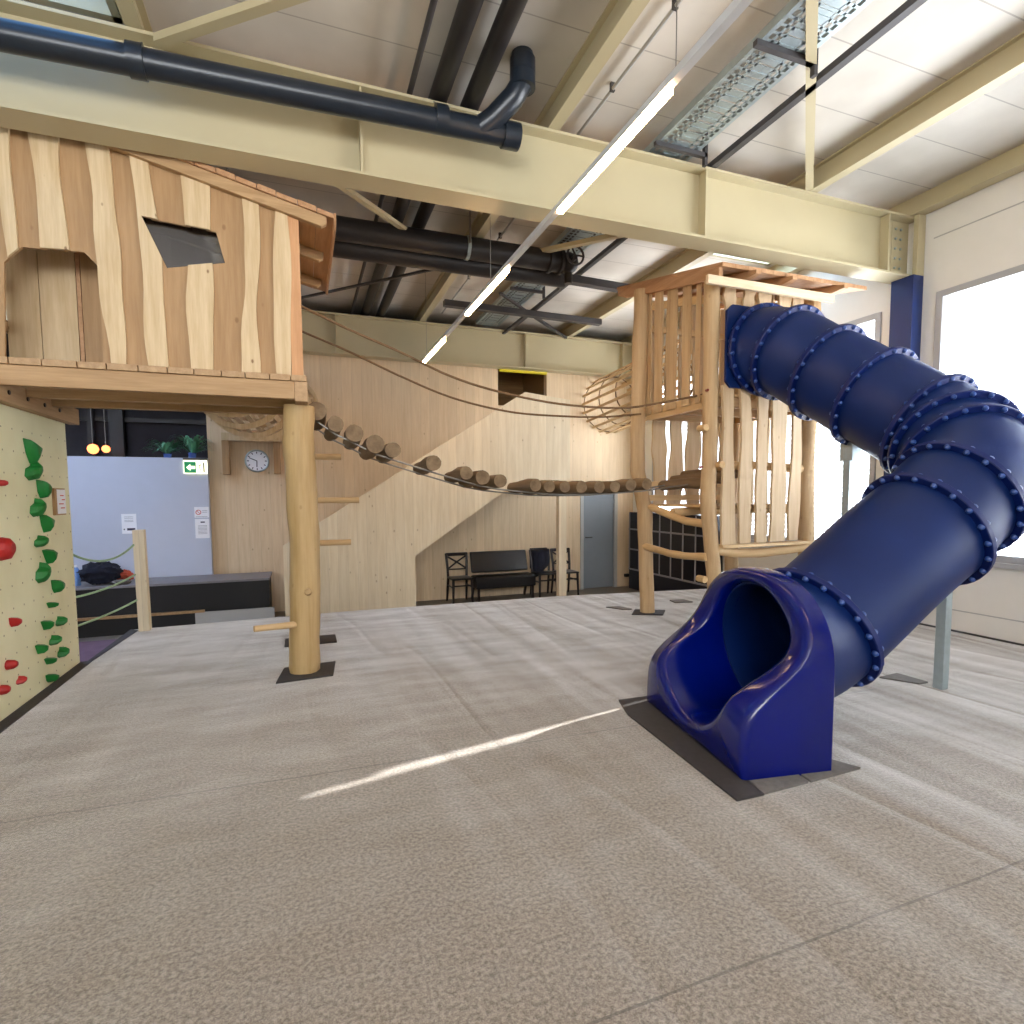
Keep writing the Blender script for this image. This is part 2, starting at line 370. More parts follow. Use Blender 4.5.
# ceiling with rooflights
holes = [(-2.9, -1.05, 2.6, 4.72), (5.0, 6.3, 5.75, 6.42), (5.2, 6.3, 10.55, 11.0), (-5.2, -3.0, 5.6, 9.2)]
xs = sorted({-6.0, XW+T} | {h[0] for h in holes} | {h[1] for h in holes}); ys = sorted({-4.0, 14.0} | {h[2] for h in holes} | {h[3] for h in holes})
mb = MB()
for i in range(len(xs)-1):
    for j in range(len(ys)-1):
        cx, cy = (xs[i]+xs[i+1])/2, (ys[j]+ys[j+1])/2
        if any(h[0] < cx < h[1] and h[2] < cy < h[3] for h in holes): continue
        mb.box((xs[i], ys[j], ZC), (xs[i+1], ys[j+1], ZC+.12))
struct(mb.build('ceiling', M['ceil'], loc=(0,0,ZC)), 'grey roof boards with cross joints')
for k, h in enumerate(holes):
    r = empty('window_%d' % (k+3), ((h[0]+h[1])/2, (h[2]+h[3])/2, ZC)); struct(r, ['rooflight at the top left above the drain pipe', 'rooflight above the climbing tower roof', 'small rooflight above the far girder', 'large rooflight over the left part of the hall', 'large rooflight behind the viewpoint'][k])
    box('pane', (h[0], h[2], ZC+.09), (h[1], h[3], ZC+.10), M[('milky_blue','milky','milky_grey','milky_half','milky')[k]], r)
    f = MB(); w = .05
    f.box((h[0], h[2], ZC-.03), (h[0]+w, h[3], ZC+.12)); f.box((h[1]-w, h[2], ZC-.03), (h[1], h[3], ZC+.12)); f.box((h[0], h[2], ZC-.03), (h[1], h[2]+w, ZC+.12)); f.box((h[0], h[3]-w, ZC-.03), (h[1], h[3], ZC+.12))
    if k == 0:
        f.bar((h[0], 3.9, ZC-.01), (h[1], 3.9, ZC-.01), .09, .06); f.bar((-2.0, h[2], ZC-.01), (-2.0, h[3], ZC-.01), .05, .06)
    f.build('window_frame', M['steel'], r)
# windows
def window(name, w, label, mull):
    y0, y1, z0, z1 = w
    r = empty(name, (XW, (y0+y1)/2, z0)); struct(r, label)
    f = MB(); e = .07
    f.box((XW-.02, y0, z0), (XW+.1, y0+e, z1)); f.box((XW-.02, y1-e, z0), (XW+.1, y1, z1))
    f.box((XW-.02, y0+e, z0), (XW+.1, y1-e, z0+e)); f.box((XW-.02, y0+e, z1-e), (XW+.1, y1-e, z1))
    for m in mull: f.box((XW, m-.035, z0+e), (XW+.08, m+.035, z1-e))
    f.build('window_frame', M['frame'], r, bevel=.004)
    box('sill', (XW-.06, y0-.02, z0-.05), (XW-.001, y1+.02, z0), M['frame'], r)
    box('pane', (XW+.04, y0+e, z0+e), (XW+.048, y1-e, z1-e), M['glass'], r)
    return r
window('window_1', W1, 'wide window in the white wall beside the slide', (2.3,))
window('window_2', W2, 'far window behind the climbing tower', (7.2,))
def blind(w, label, inset0, inset1, tilt=29):
    y0, y1, z0, z1 = w; y0 += inset0; y1 -= inset1
    r = empty('venetian_blind', (XW+.24, (y0+y1)/2, z1)); tag(r, label, 'blind', 'outdoor venetian blinds')
    box('head_rail', (XW+.18, y0, z1-.02), (XW+.30, y1, z1+.05), M['blindm'], r)
    z = z1-.06; n = 0
    while z > z0-.06:
        a = math.radians(tilt); dx, dz = .046*math.cos(a), .046*math.sin(a)
        MB().add([(XW+.24-dx, y0, z+dz), (XW+.24+dx, y0, z-dz), (XW+.24+dx, y1, z-dz), (XW+.24-dx, y1, z+dz),
                  (XW+.24-dx, y0, z+dz+.002), (XW+.24+dx, y0, z-dz+.002), (XW+.24+dx, y1, z-dz+.002), (XW+.24-dx, y1, z+dz+.002)],
                 [(0,1,2,3),(7,6,5,4),(0,4,5,1),(1,5,6,2),(2,6,7,3),(3,7,4,0)]).build('slat', M['blindm'], r)
        z -= .07
blind(W1, 'pale slatted blind outside the wide window beside the slide', .05, .12)
blind(W2, 'pale slatted blind outside the far window behind the tower', -.02, -.02, 46)

# ================================================================== STEELWORK OVERHEAD
def girder(y0, y1, z0, z1, x0, x1, label, stiff):
    r = empty('steel_girder', ((x0+x1)/2, (y0+y1)/2, z0)); tag(r, label, 'girder', 'cream steel girders')
    yc = (y0+y1)/2; m = MB()
    m.box((x0, y0, z0), (x1, y1, z0+.022)); m.box((x0, y0, z1-.022), (x1, y1, z1)); m.box((x0, yc-.008, z0+.022), (x1, yc+.008, z1-.022))
    m.build('beam', M['steel'], r)
    for s in stiff: box('stiffener', (s-.008, y0+.01, z0+.022), (s+.008, yc-.008, z1-.022), M['steel'], r)
    return r
g1 = girder(4.45, 4.69, 3.885, 4.53, -6.0, XW-.03, 'deep cream steel girder crossing the hall above the playhouse front', (-2.6, .49, 3.62, 6.05))
g2 = girder(9.93, 10.16, 3.87, 4.53, -6.0, XW-.03, 'far cream steel girder above the wood clad wall', (-2.6, .6, 4.0, 6.1))
# bolted end plate
box('end_plate', (6.22, 4.555, 3.95), (6.40, 4.561, 4.48), M['steel'], g1)
for k in range(5):
    for x in (6.27, 6.35): MB().tube([(x, 4.555, 4.0+k*.105), (x, 4.54, 4.0+k*.105)], .013, 6).build('bolt', M['galv'], g1)
def purlin(xc, y0, y1, label):
    m = MB(); z0, z1 = 4.532, ZC-.002
    m.box((xc-.05, y0, z0), (xc+.05, y1, z0+.014)); m.box((xc-.05, y0, z1-.014), (xc+.05, y1, z1)); m.box((xc-.006, y0, z0+.014), (xc+.006, y1, z1-.014))
    tag(m.build('roof_purlin', M['steel']), label, 'purlin', 'cream roof purlins')
purlin(-.93, -4, 13.9, 'cream roof purlin left of the pipes, above the playhouse')
purlin(2.05, -4, 13.9, 'cream roof purlin between the black pipes and the light line')
purlin(4.93, -4, 13.9, 'cream roof purlin above the slide, right of the dark bar')
mb = MB(); mb.box((6.36, -4, 4.532), (6.50, 13.9, 4.545)); mb.box((6.425, -4, 4.545), (6.435, 13.9, ZC-.002))
tag(mb.build('roof_purlin', M['steel']), 'cream edge purlin on top of the white window wall', 'purlin', 'cream roof purlins')
def brace(p, q, w, h, label, mat='steel'):
    tag(MB().bar(p, q, w, h).build('roof_brace', M[mat]), label, 'brace', 'diagonal roof braces')
brace(onz(330, -17, 4.50), onz(158, 41, 4.50), .07, .05, 'short cream brace at the top left beside the rooflight')
brace((4.93, 4.50, 4.56), (2.6, 2.40, 4.56), .07, .05, 'cream brace rising from the girder above the slide to the top edge')
a_ = onz(340, 185, 4.46); b_ = onz(455, 264, 4.46); brace(a_ + (a_-b_)*.8, b_, .06, .04, 'cream brace behind the girder running down to the black pipes')
a_ = onz(632, 232, 4.46); b_ = onz(520, 256, 4.46); brace(a_ + (a_-b_)*.25, b_, .07, .05, 'cream brace behind the girder above the pipe valve')
brace(onz(300, 298, 4.5), onz(448, 266, 4.5), .035, .03, 'thin dark curved-looking brace right of the playhouse eave', 'darksteel')
brace(onz(318, 243, 4.44), onz(455, 266, 4.44), .04, .04, 'thin dark bar just below the black pipe pair', 'darksteel')
h2 = onz(529, 313, 4.5)
brace(onz(495, 340, 4.5), h2, .05, .04, 'dark brace left of the star joint before the far girder', 'darksteel')
brace(h2, onz(566, 338, 4.5), .05, .04, 'dark brace right of the star joint before the far girder', 'darksteel')
brace(h2, onz(500, 293, 4.5), .04, .03, 'dark brace from the star joint towards the light line', 'darksteel')
def bar(p, q, w, h, label):
    tag(MB().bar(p, q, w, h).build('ceiling_bar', M['darksteel']), label, 'bar', 'dark bars under the roof')
bar((3.69, 1.0, 4.56), (3.69, 9.9, 4.56), .06, .05, 'long dark bar running lengthwise right of the cable tray')
bar((3.45, 7.12, 4.44), (4.88, 7.2, 4.44), .12, .10, 'dark grey beam between pipe valve and climbing tower')
bar((2.12, 8.62, 4.44), (4.88, 8.70, 4.44), .11, .09, 'dark grey beam crossing just before the far girder')
# drain pipe along the girder
r = empty('drain_pipe', (-1, 4.25, 4.2)); tag(r, 'fat black drain pipe hung along the front of the girder', 'pipe')
c0, c1 = ony(0, 35, 4.25), ony(506, 135, 4.25)
d_ = (c1-c0).normalized()
MB().tube([c0-d_*4, c0, c1], .082, 20).build('pipe', M['bluepipe'], r, smooth=True)
for px in (136, 440):
    yy = 35+(px-0)*100/520; p = ony(px, yy, 4.25); MB().tube([p-d_*.04, p+d_*.05], .097, 20).build('coupling', M['bluepipe'], r, smooth=True)
    MB().tube([p+V((0,0,.09)), p+V((0,.185,.24))], .006, 6).build('hanger', M['wire'], r)
MB().tube([c1-d_*.03, c1+d_*.10], .095, 20).build('end_cap', M['bluepipe'], r, smooth=True)
e0 = c1-d_*.22; pts = [e0, e0+d_*.1+V((0,-.08,.06)), e0+d_*.22+V((0,-.2,.17)), e0+d_*.28+V((0,-.26,.27)), e0+d_*.285+V((0,-.27,.38)), e0+d_*.29+V((0,-.27,.50))]
pts = [p+V((0,.10,0))*(k/5) for k, p in enumerate(pts)]
MB().tube(pts, .082, 20).build('elbow', M['bluepipe'], r, smooth=True)
for k in (3, 4): MB().tube([pts[k]-V((0,0,.05)), pts[k]+V((0,0,.05))], .095, 20).build('coupling', M['bluepipe'], r, smooth=True)
# pair of black pipes lengthwise
for x, s in ((1.10, 'left'), (1.36, 'right')):
    r = tag(MB().tube([(x, -3.9, 4.63), (x, 13.8, 4.63)], .072, 18).build('black_pipe', M['blackpipe'], smooth=True), '%s one of the two black pipes running lengthwise under the roof' % s, 'pipe', 'lengthwise black pipes')
tag(MB().tube([(.87, -3.9, 4.6), (.87, 13.8, 4.6)], .022, 10).build('thin_pipe', M['darksteel'], smooth=True), 'thin grey pipe left of the two black pipes', 'pipe')
r = MB().tube([(2.40, -3.9, ZC-.05), (2.40, 9.9, ZC-.05)], .014, 8)
r = tag(r.build('conduit', M['greytrim'], smooth=True), 'thin grey conduit on the roof beside the light line', 'conduit')
for y in (2.2, 3.3, 4.1, 5.4, 6.8, 8.2): MB().box((2.382, y-.012, ZC-.066), (2.418, y+.012, ZC-.002)).build('clamp', M['darksteel'], r)
# stacked crosswise pipes with valve
for y, z, s in ((6.56, 4.40, 'near'), (6.86, 4.34, 'far')):
    x1_ = 3.1 if s == 'near' else 3.3
    r = tag(MB().tube([(-5.9, y, z), (x1_, y, z)], .125, 20).build('crosswise_pipe', M['blackpipe'], smooth=True), '%s thick black pipe running crosswise behind the light line' % s, 'pipe', 'crosswise black pipes')
    if s == 'near':
        for x in (2.95, 3.1): MB().tube([(x-.02, y, z), (x+.02, y, z)], .15, 20).build('flange', M['blackpipe'], r, smooth=True)
        for x in (1.9, -.6): MB().tube([(x, y-.14, z), (x, y-.14, ZC)], .012, 6).build('hanger', M['wire'], r); MB().tube([(x-.02, y, z), (x+.02, y, z)], .135, 16).build('clamp', M['galv'], r)
r = empty('shut_off_valve', (3.2, 6.5, 4.4)); tag(r, 'black valve with a small handwheel at the end of the pipe pair', 'valve')
MB().sphere((3.22, 6.56, 4.40), .13).build('valve_body', M['blackpipe'], r, smooth=True)
MB().tube([(3.22, 6.56, 4.4), (3.22, 6.36, 4.4)], .03, 10).build('stem', M['darksteel'], r)
m = MB(); ring = [(3.22+.11*math.cos(t*PI/8), 6.36, 4.42+.11*math.sin(t*PI/8)) for t in range(17)]; m.tube(ring, .014, 8)
for k in range(3): m.bar((3.22, 6.36, 4.42), (3.22+.11*math.cos(k*2.09), 6.36, 4.42+.11*math.sin(k*2.09)), .018, .012, (0,1,0))
m.build('handwheel', M['darksteel'], r, smooth=True)
MB().tube([(3.22, 6.56, 4.4), (3.22, 6.56, 4.15)], .05, 12).build('drain_stub', M['blackpipe'], r, smooth=True)
# cable tray
r = empty('cable_tray', (3.23, 4.5, 4.56)); tag(r, 'perforated galvanised cable tray running lengthwise right of the light line', 'cable tray')
m = MB(); x0, x1 = 3.02, 3.44; z = 4.575
m.box((x0-.004, -3.9, z), (x0, 9.9, z+.06)); m.box((x1, -3.9, z), (x1+.004, 9.9, z+.06))
m.box((x0, -3.9, z), (x0+.03, 9.9, z+.002)); m.box((x1-.03, -3.9, z), (x1, 9.9, z+.002))
for xa in (x0+.07, x0+.12, x1-.13, x1-.08): m.box((xa, -3.9, z), (xa+.02, 9.9, z+.002))
y = -3.9; k = 0
while y < 9.9:
    m.box((x0+.03, y, z), (x1-.03, y+.022, z+.002)); y += .066
m.build('tray', M['galv'], r)
m = MB()
y = -3.9
while y < 9.9: m.box((x0+.14, y, z+.003), (x1-.13, y+.1, z+.005)); y += .13
m.build('perforated_floor', M['galv'], r)
for y in (-1.5, .8, 3.2, 4.36, 5.85, 8.0):
    m = MB(); m.box((x0-.04, y-.02, z-.04), (x1+.09, y+.02, z-.001)); m.box((x1+.06, y-.02, z-.11), (x1+.09, y+.02, ZC)); m.build('bracket', M['darksteel'], r)
box('tray_cover', (x0+.01, 4.9, z+.061), (x1-.01, 9.9, z+.065), M['darksteel'], r)
# suspended light line
r = empty('linear_light', (1.77, 5.0, 3.5)); tag(r, 'suspended linear light of warm tubes in a white profile', 'lamp')
MB().box((1.748, -3.0, 3.512), (1.792, 8.6, 3.552)).build('profile', M['ledprofile'], r)
for y0, y1 in ((2.47, 3.74), (4.83, 6.14), (7.22, 8.58), (.1, 1.4), (-2.4, -1.1)):  # the last two tubes are unseen, added behind the viewpoint as fill
    MB().box((1.749, y0, 3.485), (1.791, y1, 3.5119)).build('light_tube', M['led'], r)
for y in (2.42, 8.3, 5.3, -.5): MB().tube([(1.77, y, 3.552), (1.77, y, ZC)], .003, 5).build('suspension_wire', M['wire'], r)
# column in the right wall
r = empty('steel_column', (6.4, 4.55, 0)); tag(r, 'steel column at the window wall, navy below and cream at the girder', 'column')
def colpart(z0, z1, nm, mt):
    m = MB(); m.box((6.355, 4.39, z0), (6.515, 4.64, z1)); return m.build(nm, M[mt], r)
o_ = colpart(0, 3.884, 'lower_shaft', 'navy'); o_['label'] = 'navy painted lower shaft'
m = MB(); m.box((6.40, 4.39, 3.884), (6.515, 4.44, 4.53)); m.build('upper_shaft', M['steel'], r)['label'] = 'cream painted upper shaft'

# ================================================================== CLIMBING WALL (left)
XC = -1.95
r = MB().box((XC-.18, -1.5, 0), (XC, 6.07, 2.30)); r.box((XC-.18, -1.5, ZF), (XC-.0, 6.07, 0))
cw = tag(r.build('climbing_wall', M['climb'], loc=(XC, 5, 0), bevel=.004), 'cream climbing wall panel with bolt holes under the playhouse', 'climbing wall')
random.seed(4)
def hold(px, py, sx, sz, shape, mat, label, group, thick=.06, rot=0):
    c = onx(px, py, XC); rnd = random.Random(px*7+py)
    n = len(shape); m = MB(); pts = [(p[0]*sx, p[1]*sz) for p in shape]
    cr, sr = math.cos(rot), math.sin(rot); pts = [(a*cr-b*sr, a*sr+b*cr) for a, b in pts]
    L0 = [c + V((0, a, b)) for a, b in pts]
    L1 = [c + V((thick*.65, a*.86+.1*sx*.2, b*.86)) for a, b in pts]
    L2 = [c + V((thick, a*.45, b*.45+.06*sz)) for a, b in pts]
    vs = L0+L1+L2+[c+V((thick*1.02, 0, .05*sz))]
    fs = [tuple(reversed(range(n)))]
    for k in range(2):
        for i in range(n): fs.append((k*n+i, k*n+(i+1) % n, (k+1)*n+(i+1) % n, (k+1)*n+i))
    for i in range(n): fs.append((2*n+i, 2*n+(i+1) % n, 3*n))
    o = m.add(vs, fs).build('climbing_hold', M[mat], smooth=True, bevel=.004)
    tag(o, label, 'climbing hold', group); b_ = MB().tube([c+V((thick*.9, 0, .03)), c+V((thick*1.1, 0, .03))], .012, 8)
    return o
# outlines in (along wall Y, up)
wedge = [(-.9,.95),(0,.75),(.95,.45),(.9,.1),(.1,-1),(-.1,-1),(-.6,-.2)]
drop = [(-.9,.9),(.1,.8),(.9,.3),(.85,-.3),(.3,-.9),(-.2,-.9),(-.7,-.3)]
bean = [(-1,-.6),(-.8,.1),(0,.4),(.2,.9),(.8,.6),(.9,-.2),(.3,-.9),(-.4,-1)]
round_ = [(math.cos(i*PI/5), math.sin(i*PI/5)) for i in range(10)]
tri = [(-1,.8),(.2,.8),(1,.5),(.6,-.2),(0,-1),(-.5,-.1)]
GH = [(29,451,.12,.105,wedge,'topmost large wedge'),(30,470,.115,.09,bean,'second from the top, broad and rounded'),(40,489,.085,.09,drop,'third from the top, leaning right'),
      (34,507,.095,.085,bean,'fourth from the top, with a notched upper edge'),(43,523,.08,.085,wedge,'fifth from the top'),(37,541,.07,.055,bean,'sixth from the top, small and bean shaped'),
      (46,556,.085,.075,tri,'seventh from the top, beside the large red dome'),(39,572,.085,.095,bean,'eighth from the top, long and slanting'),(54,586,.075,.07,drop,'ninth from the top, a rounded drop'),
      (48,605,.045,.035,tri,'first small one below the big ones'),(57,621,.05,.055,bean,'small one nearest the panel edge, upper'),(43,625,.06,.055,tri,'small heart shaped one'),
      (51,640,.06,.055,bean,'small leaf shaped one in the middle of the lower group'),(37,649,.05,.055,tri,'small pointed one at the left of the lower group'),(59,652,.055,.06,bean,'small leaf shaped one nearest the panel edge, lower'),
      (46,661,.055,.04,tri,'small flat one above the lowest green one'),(48,678,.07,.05,drop,'lowest one just above the floor strip')]
for px, py, sx, sz, sh, s in GH: hold(px, py, sx*(.9 if py < 600 else .78), sz*(.92 if py < 600 else .8), sh, 'greenhold', 'green climbing hold, '+s, 'green climbing holds', .07)
RH = [(1,549,.085,.085,round_,'large red dome climbing hold at the left edge of the photo',.07),(-1,483,.03,.03,round_,'red climbing hold cut by the left edge, above the large dome',.05),(11,622,.055,.05,drop,'small red climbing hold, topmost of the small ones',.06),
      (7,665,.055,.045,round_,'small red climbing hold, middle one low on the wall',.06),(18,680,.05,.04,bean,'small red climbing hold farthest right low on the wall',.05),(1,690,.05,.045,round_,'small red climbing hold, lowest at the left edge',.05)]
for px, py, sx, sz, sh, s, th in RH: hold(px, py, sx*(1 if 'dome climbing' in s else .72), sz*(1 if 'dome climbing' in s else .8), sh, 'redhold', s, 'red climbing holds', th)
p = onx(57, 502, XC)
r = empty('info_plaque', p); tag(r, 'small wooden plaque with a white paper on the climbing wall edge', 'notice')
MB().box((XC+.001, p.y-.10, p.z-.11), (XC+.02, p.y+.12, p.z+.115)).build('backing', M['tan_board'], r)
MB().box((XC+.02, p.y-.055, p.z-.10), (XC+.024, p.y+.115, p.z+.105)).build('paper', M['paper'], r)
m = MB()
for k, (a, b) in enumerate(((.0,.07),(.03,.09),(-.03,.06),(.0,.08))): m.box((XC+.024, p.y+a, p.z+.05-k*.035), (XC+.026, p.y+b, p.z+.058-k*.035))
m.build('printed_lines', M['redink'], r)
struct(MB().prism([(XC, -1.5, .001), (XC+.09, -1.5, .001), (XC+.09, 6.1, .001), (-1.79, 7.30, .001), (-1.88, 7.40, .001), (-1.9, 6.1, .001), (XC, 6.08, .001)], (0,0,.006)).build('trim_2', M['rubber']), 'dark rubber strip along the climbing wall and platform edge')

# ================================================================== PLAYHOUSE
FY, BY, ZD = 4.80, 6.20, 2.44
house = empty('playhouse', (-1, 5.4, 0)); tag(house, 'raised wooden playhouse of live-edge boards standing on peeled logs', 'playhouse')
def bool_cut(o, cutters):
    for cu in cutters:
        md = o.modifiers.new('cut', 'BOOLEAN'); md.operation = 'DIFFERENCE'; md.object = cu; md.solver = 'EXACT'
    dg = bpy.context.evaluated_depsgraph_get(); dg.update()
    me = bpy.data.meshes.new_from_object(o.evaluated_get(dg)); o.modifiers.clear(); o.data = me
def cutter(poly, d):
    o = MB().prism(poly, d).build('cutter', M['black'], loc=(0,0,0)); return o
DOOR = [ony(x, y, FY-.2) for x, y in ((22,247),(84,252),(97,265),(104,362),(104,368),(3,364),(4,262))]
WIN = [ony(x, y, FY) for x, y in ((142,217),(216,232),(225,263),(167,268))]
DOOR = [ony(x, y, FY) for x, y in ((22,247),(84,252),(97,265),(104,359),(104,385),(5,385),(4,262))]
cd = cutter([p+V((0,-.2,0)) for p in DOOR], (0,.5,0)); cwi = cutter([p+V((0,-.2,0)) for p in WIN], (0,.5,0))
def roofz(x): return 3.66 - .235*(x-.28)         # underside of the roof boards
top = [-2.02, -1.87, -1.802, -1.738, -1.635, -1.473, -1.331, -1.19, -1.058, -.942, -.747, -.559, -.338, -.242, -.137, -.038]
bot = [-2.0, -1.90, -1.84, -1.73, -1.60, -1.47, -1.38, -1.253, -1.144, -1.02, -.880, -.745, -.606, -.45, -.29, -.169, -.053]
top = [-2.0, -1.802, -1.738, -1.635, -1.473, -1.331, -1.19, -1.058, -.942, -.747, -.559, -.338, -.242, -.137, -.038]
bot = [-2.0, -1.80, -1.70, -1.59, -1.47, -1.36, -1.253, -1.144, -1.02, -.880, -.745, -.606, -.381, -.169, -.03]
bot = [-2.0, -1.80, -1.72, -1.62, -1.47, -1.37, -1.253, -1.144, -1.00, -.860, -.735, -.606, -.45, -.380, -.053]
BND = [(-2.0,-2.0),(-1.80,-1.80),(-1.738,-1.72),(-1.635,-1.60),(-1.473,-1.44),(-1.331,-1.253),(-1.19,-1.144),(-1.058,-1.01),(-.942,-.88),(-.747,-.745),(-.559,-.606),(-.338,-.40),(-.242,-.29),(-.137,-.169),(-.04,-.05)]
def wavy_board(name, xa0, xa1, xb0, xb1, z0, ztop, y0, th, mat, parent, seed, amp=.02, grow=0):
    n = 14; rnd = random.Random(seed); ph = [rnd.uniform(0, 6) for _ in range(4)]; fr = [rnd.uniform(2.0, 4.2) for _ in range(4)]
    m = MB(); vs = []
    for i in range(n+1):
        t = i/n
        w0 = amp*math.sin(ph[0]+fr[0]*t*2)+amp*.4*math.sin(ph[1]+fr[1]*t*5); w1 = amp*math.sin(ph[2]+fr[2]*t*2)+amp*.4*math.sin(ph[3]+fr[3]*t*5)
        xl = lerp(xa0, xb0, t)+w0-grow; xr = lerp(xa1, xb1, t)+w1+grow
        for x in (xl, xr):
            z = lerp(z0, ztop(x), t); vs += [(x, y0, z), (x, y0+th, z)]
    fs = []
    for i in range(n):
        b = i*4; c = b+4
        fs += [(b, b+2, c+2, c), (b+3, b+1, c+1, c+3), (b+1, b, c, c+1), (b+2, b+3, c+3, c+2)]
    fs += [(0,1,3,2), (n*4, n*4+2, n*4+3, n*4+1)]
    return m.add(vs, fs).build(name, mat, parent)
for i in range(len(BND)-1):
    (t0, b0), (t1, b1) = BND[i], BND[i+1]
    light = i % 2 == 1
    y0 = FY - (.022 if light else .0)
    o = wavy_board('wall_board', b0, b1, t0, t1, ZD, lambda x: roofz(x)-.0, y0, .022, M['light_board'] if light else M['tan_board'], house, 31+i, amp=.012 if light else 0, grow=0 if light else .035)
    o['label'] = ('pale' if light else 'tan brown')+' live-edge board'
    xs_ = (min(t0, b0)-.05, max(t1, b1)+.05); cs = []
    if xs_[1] > -1.86 and xs_[0] < -1.26: cs.append(cd)
    if xs_[1] > -1.02 and xs_[0] < -.47: cs.append(cwi)
    if cs: bool_cut(o, cs)
for c_ in (cd, cwi): bpy.data.objects.remove(c_)
MB().prism([p+V((0,.05,0)) for p in [ony(x,y,FY) for x,y in ((138,213),(220,229),(230,267),(163,272))]], (0,.006,0)).build('window_pane', M['acrylic'], house)
box('corner_post', (-.05, FY-.012, ZD), (.035, FY+.09, roofz(0)-.02), wood('corner_post_larch', (214,158,106), (188,130,80), 'Z', knots=.3), house)
# rear and side walls (boards)
for i in range(9):
    x0 = -1.98+i*.224
    wavy_board('wall_board', x0, x0+.224, x0, x0+.224, ZD, lambda x: roofz(x), BY, .025, M['light_board'] if i % 3 == 0 else M['tan_board'], house, 71+i, amp=.0)
def side_board(x, y0, y1, z0, z1, i): MB().box((x, y0, z0), (x+.022, y1, z1)).build('wall_board', M['tan_board'] if i % 2 else M['light_board'], house)
for i in range(2):
    y0 = FY+.03+i*.1; side_board(-2.0, y0, y0+.098, ZD, roofz(-2.0), i)
for z in (2.75, 3.05, 3.35): MB().bar((-1.99, FY+.2, z), (-1.99, BY, z), .03, .08).build('added_side_rail', M['beam_y'], house)  # hidden side left open behind added rails, to let light into the house
for i, (a, b) in enumerate(((4.90, 5.02), (5.72, 5.94), (5.94, 6.2))): side_board(.0, a, b, ZD, roofz(0.0)-.01, i)
side_board(.0, 5.02, 5.72, 3.25, roofz(0)-.01, 0)
for xa, xb, mt in ((-1.98,-1.78,'light_board'),(-1.775,-1.55,'light_board'),(-1.545,-1.52,'larch'),(-1.515,-1.30,'tan_board'),(-1.295,-1.08,'tan_board')):
    MB().box((xa, 5.20, ZD), (xb, 5.222, 3.55)).build('inner_wall_board', M[mt], house)
# deck boards and beams
x = -2.0; k = 0; wd = [.19,.18,.2,.17,.19,.18,.17,.18,.16,.17,.15,.19]
while x < .04:
    w = wd[k % 12]; w = min(w, .06-x)
    MB().box((x+.003, FY-.075, ZD-.045), (x+w-.003, BY+.08, ZD)).build('deck_board', M['beam_y'], house, bevel=.003); x += w; k += 1
m = MB().bar((-1.93, FY-.03, ZD-.115), (-.036, FY-.03, ZD-.115), .06, .135).build('deck_beam', M['beam_x'], house, bevel=.004); m['label'] = 'front deck beam'
MB().bar((-1.93, 6.12, ZD-.08), (-.036, 6.12, ZD-.08), .07, .07).build('deck_beam', M['beam_x'], house, bevel=.004)
for y in (5.16, 5.60): MB().bar((-1.93, y, ZD-.13), (-.036, y, ZD-.12), .07, .145).build('deck_beam', M['beam_x'], house, bevel=.004)
MB().box((-.035, FY-.06, ZD-.20), (.06, BY+.05, ZD-.047)).build('end_beam', M['beam_y'], house, bevel=.004)
# ledger on climbing wall
lg = MB().bar((XC+.04, 2.0, 2.225), (XC+.04, 6.16, 2.225), .08, .14).build('ledger', M['beam_y'], house, bevel=.005)
for px, py in ((8,385),(27,393),(44,400),(59,406)):
    q = onx(px, py, XC+.08); MB().tube([(XC+.076, q.y, 2.225), (XC+.088, q.y, 2.225)], .016, 8).build('bolt', M['darkwood'], lg)
# logs
def px_log(name, rows, Y, r, mat, parent, z_top=None, seed=1, wob=.12, n=16, sub=4):
    pts = [ony(x, y, Y) for x, y in rows]
    out = []
    for i in range(len(pts)-1):
        for k in range(sub): out.append(pts[i].lerp(pts[i+1], k/sub))
    out.append(pts[-1]); out.sort(key=lambda p: p.z)
    out[0].z = 0.0
    if z_top: out[-1].z = z_top
    rr = [r*(1+.05*mnoise.noise(V((seed, 0, i*.5)))) for i in range(len(out))]
    return MB().tube(out, rr, n, wob=wob, seed=seed).build(name, mat, parent, smooth=True)
pl = px_log('support_log', [(305,672),(305,661),(304.8,614),(305.5,567),(303.3,520),(301,474),(298.3,442),(299,412)], 5.03, .122, M['log'], house, 2.245, 3)
MB().tube([ony(308,592,4.94), ony(308,592,4.87)], [.04,.022], 8).build('knot', M['log'], pl, smooth=True)
MB().tube([(-.02,4.98,.43), ony(254,629,4.85)], [.028,.026], 10).build('step_peg', M['rail_x'], pl, smooth=True)
out = [(0.0+.02*math.sin(i*.8), 6.08, i*.16) for i in range(15)]; out[-1] = (0, 6.08, 2.235)
pr = MB().tube(out, .1, 14, wob=.1, seed=9).build('support_log', M['log'], house, smooth=True)
for (xa, ya, xb, yb) in ((313,457,341,457), (313,498,359,500), (311,541,351,542)):
    q = ony(xb, yb, 6.06); MB().tube([(0.05, 6.07, q.z), (q.x, 6.06, q.z)], .03, 10).build('step_peg', M['rail_x'], pr, smooth=True)
def mat_pad(pts, mat, label, z=.012):
    m = MB().prism([(p[0], p[1], .001) for p in pts], (0, 0, z)); return tag(m.build('floor_pad', M[mat]), label, 'mat', 'pads around the posts')
mat_pad([(-.25,4.78),(.19,4.82),(.23,5.22),(-.2,5.18)], 'rubber', 'dark rubber pad under the front log of the playhouse')
mat_pad([(-.22,5.93),(.28,5.93),(.28,6.25),(-.22,6.25)], 'rubber', 'dark rubber pad under the rear log of the playhouse')
